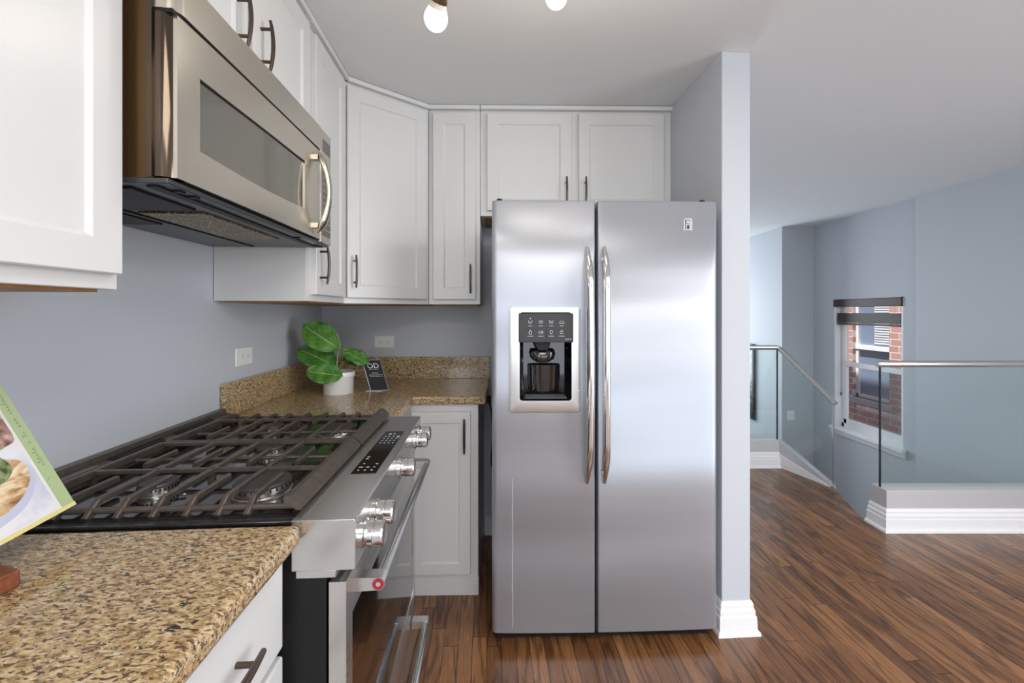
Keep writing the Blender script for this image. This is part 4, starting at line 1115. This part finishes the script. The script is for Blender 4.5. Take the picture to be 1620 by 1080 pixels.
# pixel scale at the pot: about 0.0031 m
leaf(c0(0.010, 0.215, -0.02), c0(-0.160, 0.335, -0.035), 0.135, (0.15, -1, 0.35), attach=c0(0.010, 0.20, -0.008))
leaf(c0(-0.010, 0.130, -0.01), c0(-0.205, 0.225, 0.01), 0.135, (0.05, -0.75, 0.75), attach=c0(0.0, 0.11, -0.008))
leaf(c0(0.050, 0.092, -0.075), c0(-0.118, 0.120, -0.085), 0.105, (0.05, -0.88, 0.48), cup=0.12, bend=0.06, attach=c0(-0.002, 0.125, -0.01))
leaf(c0(0.020, 0.205, -0.01), c0(0.155, 0.160, -0.03), 0.085, (0.0, -0.60, 0.85), bend=0.2, attach=c0(0.004, 0.175, -0.01))
leaf(c0(0.015, 0.150, 0.02), c0(0.110, 0.165, 0.07), 0.10, (-0.2, -0.7, 0.6), attach=c0(0.0, 0.125, -0.01))
leaf(c0(0.0, 0.115, 0.01), c0(-0.105, 0.11, 0.05), 0.09, (0.2, -0.5, 0.8), attach=c0(0.0, 0.10, 0))

# ================================================================== COUNTER SIGN
sg = thing('counter_sign', 'small black slanted sign with white lettering beside the potted plant', 'sign', (-0.66, 2.09, CZ1))
sb0 = Vector((-0.702, 2.075, CZ1+0.004)); sb1 = Vector((-0.622, 2.098, CZ1+0.004))
ux = (sb1-sb0).normalized(); lean = Vector((-0.30, 0.06, 1.0)).normalized(); uz = (lean-ux*lean.dot(ux)*0.0).normalized()
nz = ux.cross(uz).normalized()
if nz.y > 0: nz = -nz
SW = (sb1-sb0).length; SH = 0.155
mps = lambda u, v, w: tuple(sb0+ux*u+uz*v+nz*w)
m = MB(); m.box(0, SW, 0.0, SH, -0.0015, 0.0015, mps); part('card', m, M['sign'], sg, smooth=False)
m = MB(); m.box(-0.002, SW+0.001, -0.002, SH+0.001, -0.0035, -0.0016, mps); m.box(-0.0022, 0, -0.002, SH, -0.003, 0.0022, mps)
m.box(sb0.x-0.022, sb1.x-0.02, 2.065, 2.13, CZ1+0.0005, CZ1+0.0028)
part('acrylic_holder', m, M['acrylic'], sg, smooth=False)
m = MB()
text_mb(m, 'OD', 0.036, lambda x, y, z: mps(SW*0.50+x, SH*0.80+y, 0.0019))
part('lettering', m, M['mark'], sg, smooth=False)
m = MB()
for (v, a, b, h) in ((0.685, 0.22, 0.78, 0.0016), (0.56, 0.34, 0.68, 0.003), (0.50, 0.14, 0.92, 0.002), (0.45, 0.16, 0.90, 0.002)):
    k = a
    while k < b:
        w_ = random.uniform(0.03, 0.09); m.box(SW*k, SW*min(b, k+w_), SH*v, SH*v+h, 0.0016, 0.0019, mps); k += w_+0.02
part('small_print', m, M['mark'], sg, smooth=False)

# ================================================================== COOKBOOK on a wooden stand
# bottom edge and lean found from where it rests on the counter (world coordinates)
bA = Vector((-0.777, 0.743, 0.988)); bdir = Vector((0.20, -1.0, 0)).normalized()
bup = Vector((-0.44, -0.09, 0.89)).normalized(); bn = bdir.cross(bup).normalized()
if bn.x < 0: bn = -bn
mpk = lambda u, v, w: tuple(bA+bdir*u+bup*v+bn*w)
bk_ = thing('cookbook', 'green bordered cookbook with a food photo leaning at the left edge', 'book', tuple(bA))
BWD, BHT = 0.235, 0.285
m = MB(); m.box(0, BWD, 0, BHT, -0.0015, 0.0, mpk); m.box(0, BWD, 0, BHT, -0.020, -0.0185, mpk); m.box(BWD-0.002, BWD, 0, BHT, -0.020, 0, mpk)
cv = part('cover', m, M['cover'], bk_, smooth=False)
m = MB(); m.box(0.003, BWD-0.003, 0.0015, BHT-0.003, -0.0185, -0.0016, mpk); part('pages', m, M['pages'], bk_, smooth=False)
m = MB(); m.box(0.025, BWD-0.004, 0.001, BHT-0.035, 0.0, 0.0003, mpk); part('photo_border', m, M['bookwhite'], cv, smooth=False)
m = MB(); m.box(0.030, BWD-0.006, 0.008, BHT-0.040, 0.0003, 0.0005, mpk); part('printed_cloth', m, M['cloth'], cv, smooth=False)
def blob(pts, w0, w1, mat, name):
    # closed smooth outline through the points
    out = []; n = len(pts)
    for k in range(n):
        p0, p1, p2, p3 = (Vector(pts[(k+q) % n]) for q in (-1, 0, 1, 2))
        for t in (0, .25, .5, .75):
            v_ = 0.5*((2*p1)+(p2-p0)*t+(2*p0-5*p1+4*p2-p3)*t*t+(3*p1-p0-3*p2+p3)*t**3)
            out.append((min(BWD-0.007, max(0.0305, v_.x)), v_.y))
    mm = MB(); mm.prism(out, w0, w1, mpk); part(name, mm, mat, cv, smooth=False)
blob([(0.036, 0.080), (0.050, 0.052), (0.085, 0.030), (0.15, 0.018), (0.21, 0.02), (0.22, 0.10), (0.12, 0.125), (0.050, 0.112)], 0.0005, 0.0007, M['platecol'], 'printed_plate')
blob([(0.040, 0.088), (0.055, 0.062), (0.090, 0.042), (0.15, 0.030), (0.21, 0.035), (0.22, 0.09), (0.12, 0.118), (0.052, 0.112)], 0.0007, 0.0009, M['food'], 'printed_food')
blob([(0.062, 0.098), (0.085, 0.082), (0.13, 0.085), (0.15, 0.12), (0.10, 0.135), (0.068, 0.122)], 0.0009, 0.0011, M['herb'], 'printed_herbs')
blob([(0.031, 0.150), (0.050, 0.136), (0.11, 0.128), (0.20, 0.14), (0.21, 0.20), (0.12, 0.23), (0.032, 0.215)], 0.0007, 0.0009, M['meat'], 'printed_nuts')
m = MB(); random.seed(3)
v = 0.085
while v < 0.27:
    h_ = random.choice((0.004, 0.005, 0.009)); a = 0.010+random.uniform(-0.001, 0.001)
    m.tube([mpk(a, v, 0.0005), mpk(a+h_, v+0.0015, 0.0005), mpk(a+h_*0.5, v+0.003, 0.0005), mpk(a, v+0.004, 0.0005)], 0.0003, 4)
    v += 0.0062 if random.random() < 0.85 else 0.013
m.tube([mpk(0.014, 0.062, 0.0005), mpk(0.022, 0.058, 0.0005)], 0.0003, 4)
part('cover_lettering', m, M['ink'], cv, smooth=False)
m = MB(); m.box(0, BWD, -0.001, 0.006, 0.0003, 0.001, mpk); part('yellow_edge', m, M['pages'], cv, smooth=False)
st = thing('book_stand', 'reddish wooden book stand foot under the cookbook', 'stand', (-0.80, 0.62, CZ1))
m = MB()
m.box(0.165, 0.30, -0.014, -0.0015, -0.022, 0.020, mpk)     # ledge
part('ledge', m, M['cherry'], st, bevel=0.002)
m = MB(); m.box(0.12, 0.30, -0.006, 0.16, -0.034, -0.0215, mpk); part('back_rest', m, M['cherry'], st, bevel=0.002)
m = MB(); fp0 = Vector((-0.712, 0.578, CZ1))
m.prism([(-0.88, 0.645), (-0.706, 0.600), (-0.712, 0.570), (-0.885, 0.615)], CZ1+0.0005, CZ1+0.026); part('foot', m, M['cherry'], st, bevel=0.003)

for (x, y, lb) in ((0.35, -0.75, 'added white square fill lamp on the ceiling behind the camera'), (2.7, 0.0, 'added white square fill lamp on the ceiling right of the kitchen')):
    lt = thing('added_ceiling_lamp', lb, 'lamp', (x, y, CEIL))
    m = MB(); m.box(x-0.62, x+0.62, y-0.62, y+0.62, CEIL-0.055, CEIL-0.001); part('housing', m, M['trim'], lt, bevel=0.006)  # unseen housing, made up to carry a ceiling fill light
# ================================================================== TRACK LIGHT
tl = thing('track_light', 'ceiling track light with bare glowing bulbs', 'lamp', (0.10, 1.05, CEIL))
m = MB(); pa = (-0.60, 0.92); pb = (0.62, 1.20)
dv = Vector((pb[0]-pa[0], pb[1]-pa[1])).normalized(); nv = Vector((-dv.y, dv.x))*0.018
m.prism([(pa[0]-nv.x, pa[1]-nv.y), (pb[0]-nv.x, pb[1]-nv.y), (pb[0]+nv.x, pb[1]+nv.y), (pa[0]+nv.x, pa[1]+nv.y)], CEIL-0.024, CEIL-0.001)
part('rail', m, M['socket'], tl, bevel=0.003)
def head(bx, by, bz, d):
    d = Vector(d).normalized(); c = Vector((bx, by, bz))          # c: bulb centre, d: towards the socket
    def lath(mb, prof):
        a = d.orthogonal().normalized(); b = d.cross(a); rings = []
        for r, h in prof: rings.append([tuple(c+d*h+a*(r*math.cos(q))+b*(r*math.sin(q))) for q in [2*math.pi*k/28 for k in range(28)]])
        mb.loft(rings, True, True)
    mb = MB(); lath(mb, [(0.0008, -0.0300)]+[(0.0300*math.sin(q), -0.0300*math.cos(q)) for q in [math.pi*k/14 for k in range(1, 10)]]+[(0.0235, 0.022)])
    bu = part('bulb', mb, M['bulb'], tl, smooth=60)
    mb = MB(); lath(mb, [(0.0240, 0.019), (0.0210, 0.028), (0.0190, 0.034), (0.0190, 0.037)]); part('bulb_collar', mb, M['bulbneck'], bu, smooth=40)
    mb = MB(); lath(mb, [(0.0195, 0.035), (0.0200, 0.041), (0.0180, 0.043), (0.0180, 0.100), (0.014, 0.106), (0.006, 0.108)]); sk = part('socket', mb, M['socket'], tl, smooth=40)
    e = c+d*0.104; mb = MB(); 
    mb.tube([tuple(e), (e.x+(0)*0.01, e.y, e.z+0.03), (e.x, e.y, CEIL-0.02)], 0.0055, 10); part('arm', mb, M['socket'], tl)
    ld = bpy.data.lights.new('bulb_light', 'POINT'); ld.energy = BULB_W; ld.color = (1.0, 0.91, 0.79); ld.shadow_soft_size = 0.032
    lo = bpy.data.objects.new('bulb_light', ld); COL.objects.link(lo); lo.location = c-d*0.035-Vector((0, 0, 0.035))
BULB_W = 1.3
head(-0.196, 1.075, 2.085, (0.36, -0.66, 0.70))
head(0.125, 1.175, 2.215, (-0.3, -0.10, 0.95))
head(0.45, 1.08, 2.20, (-0.42, 0.05, 0.9))
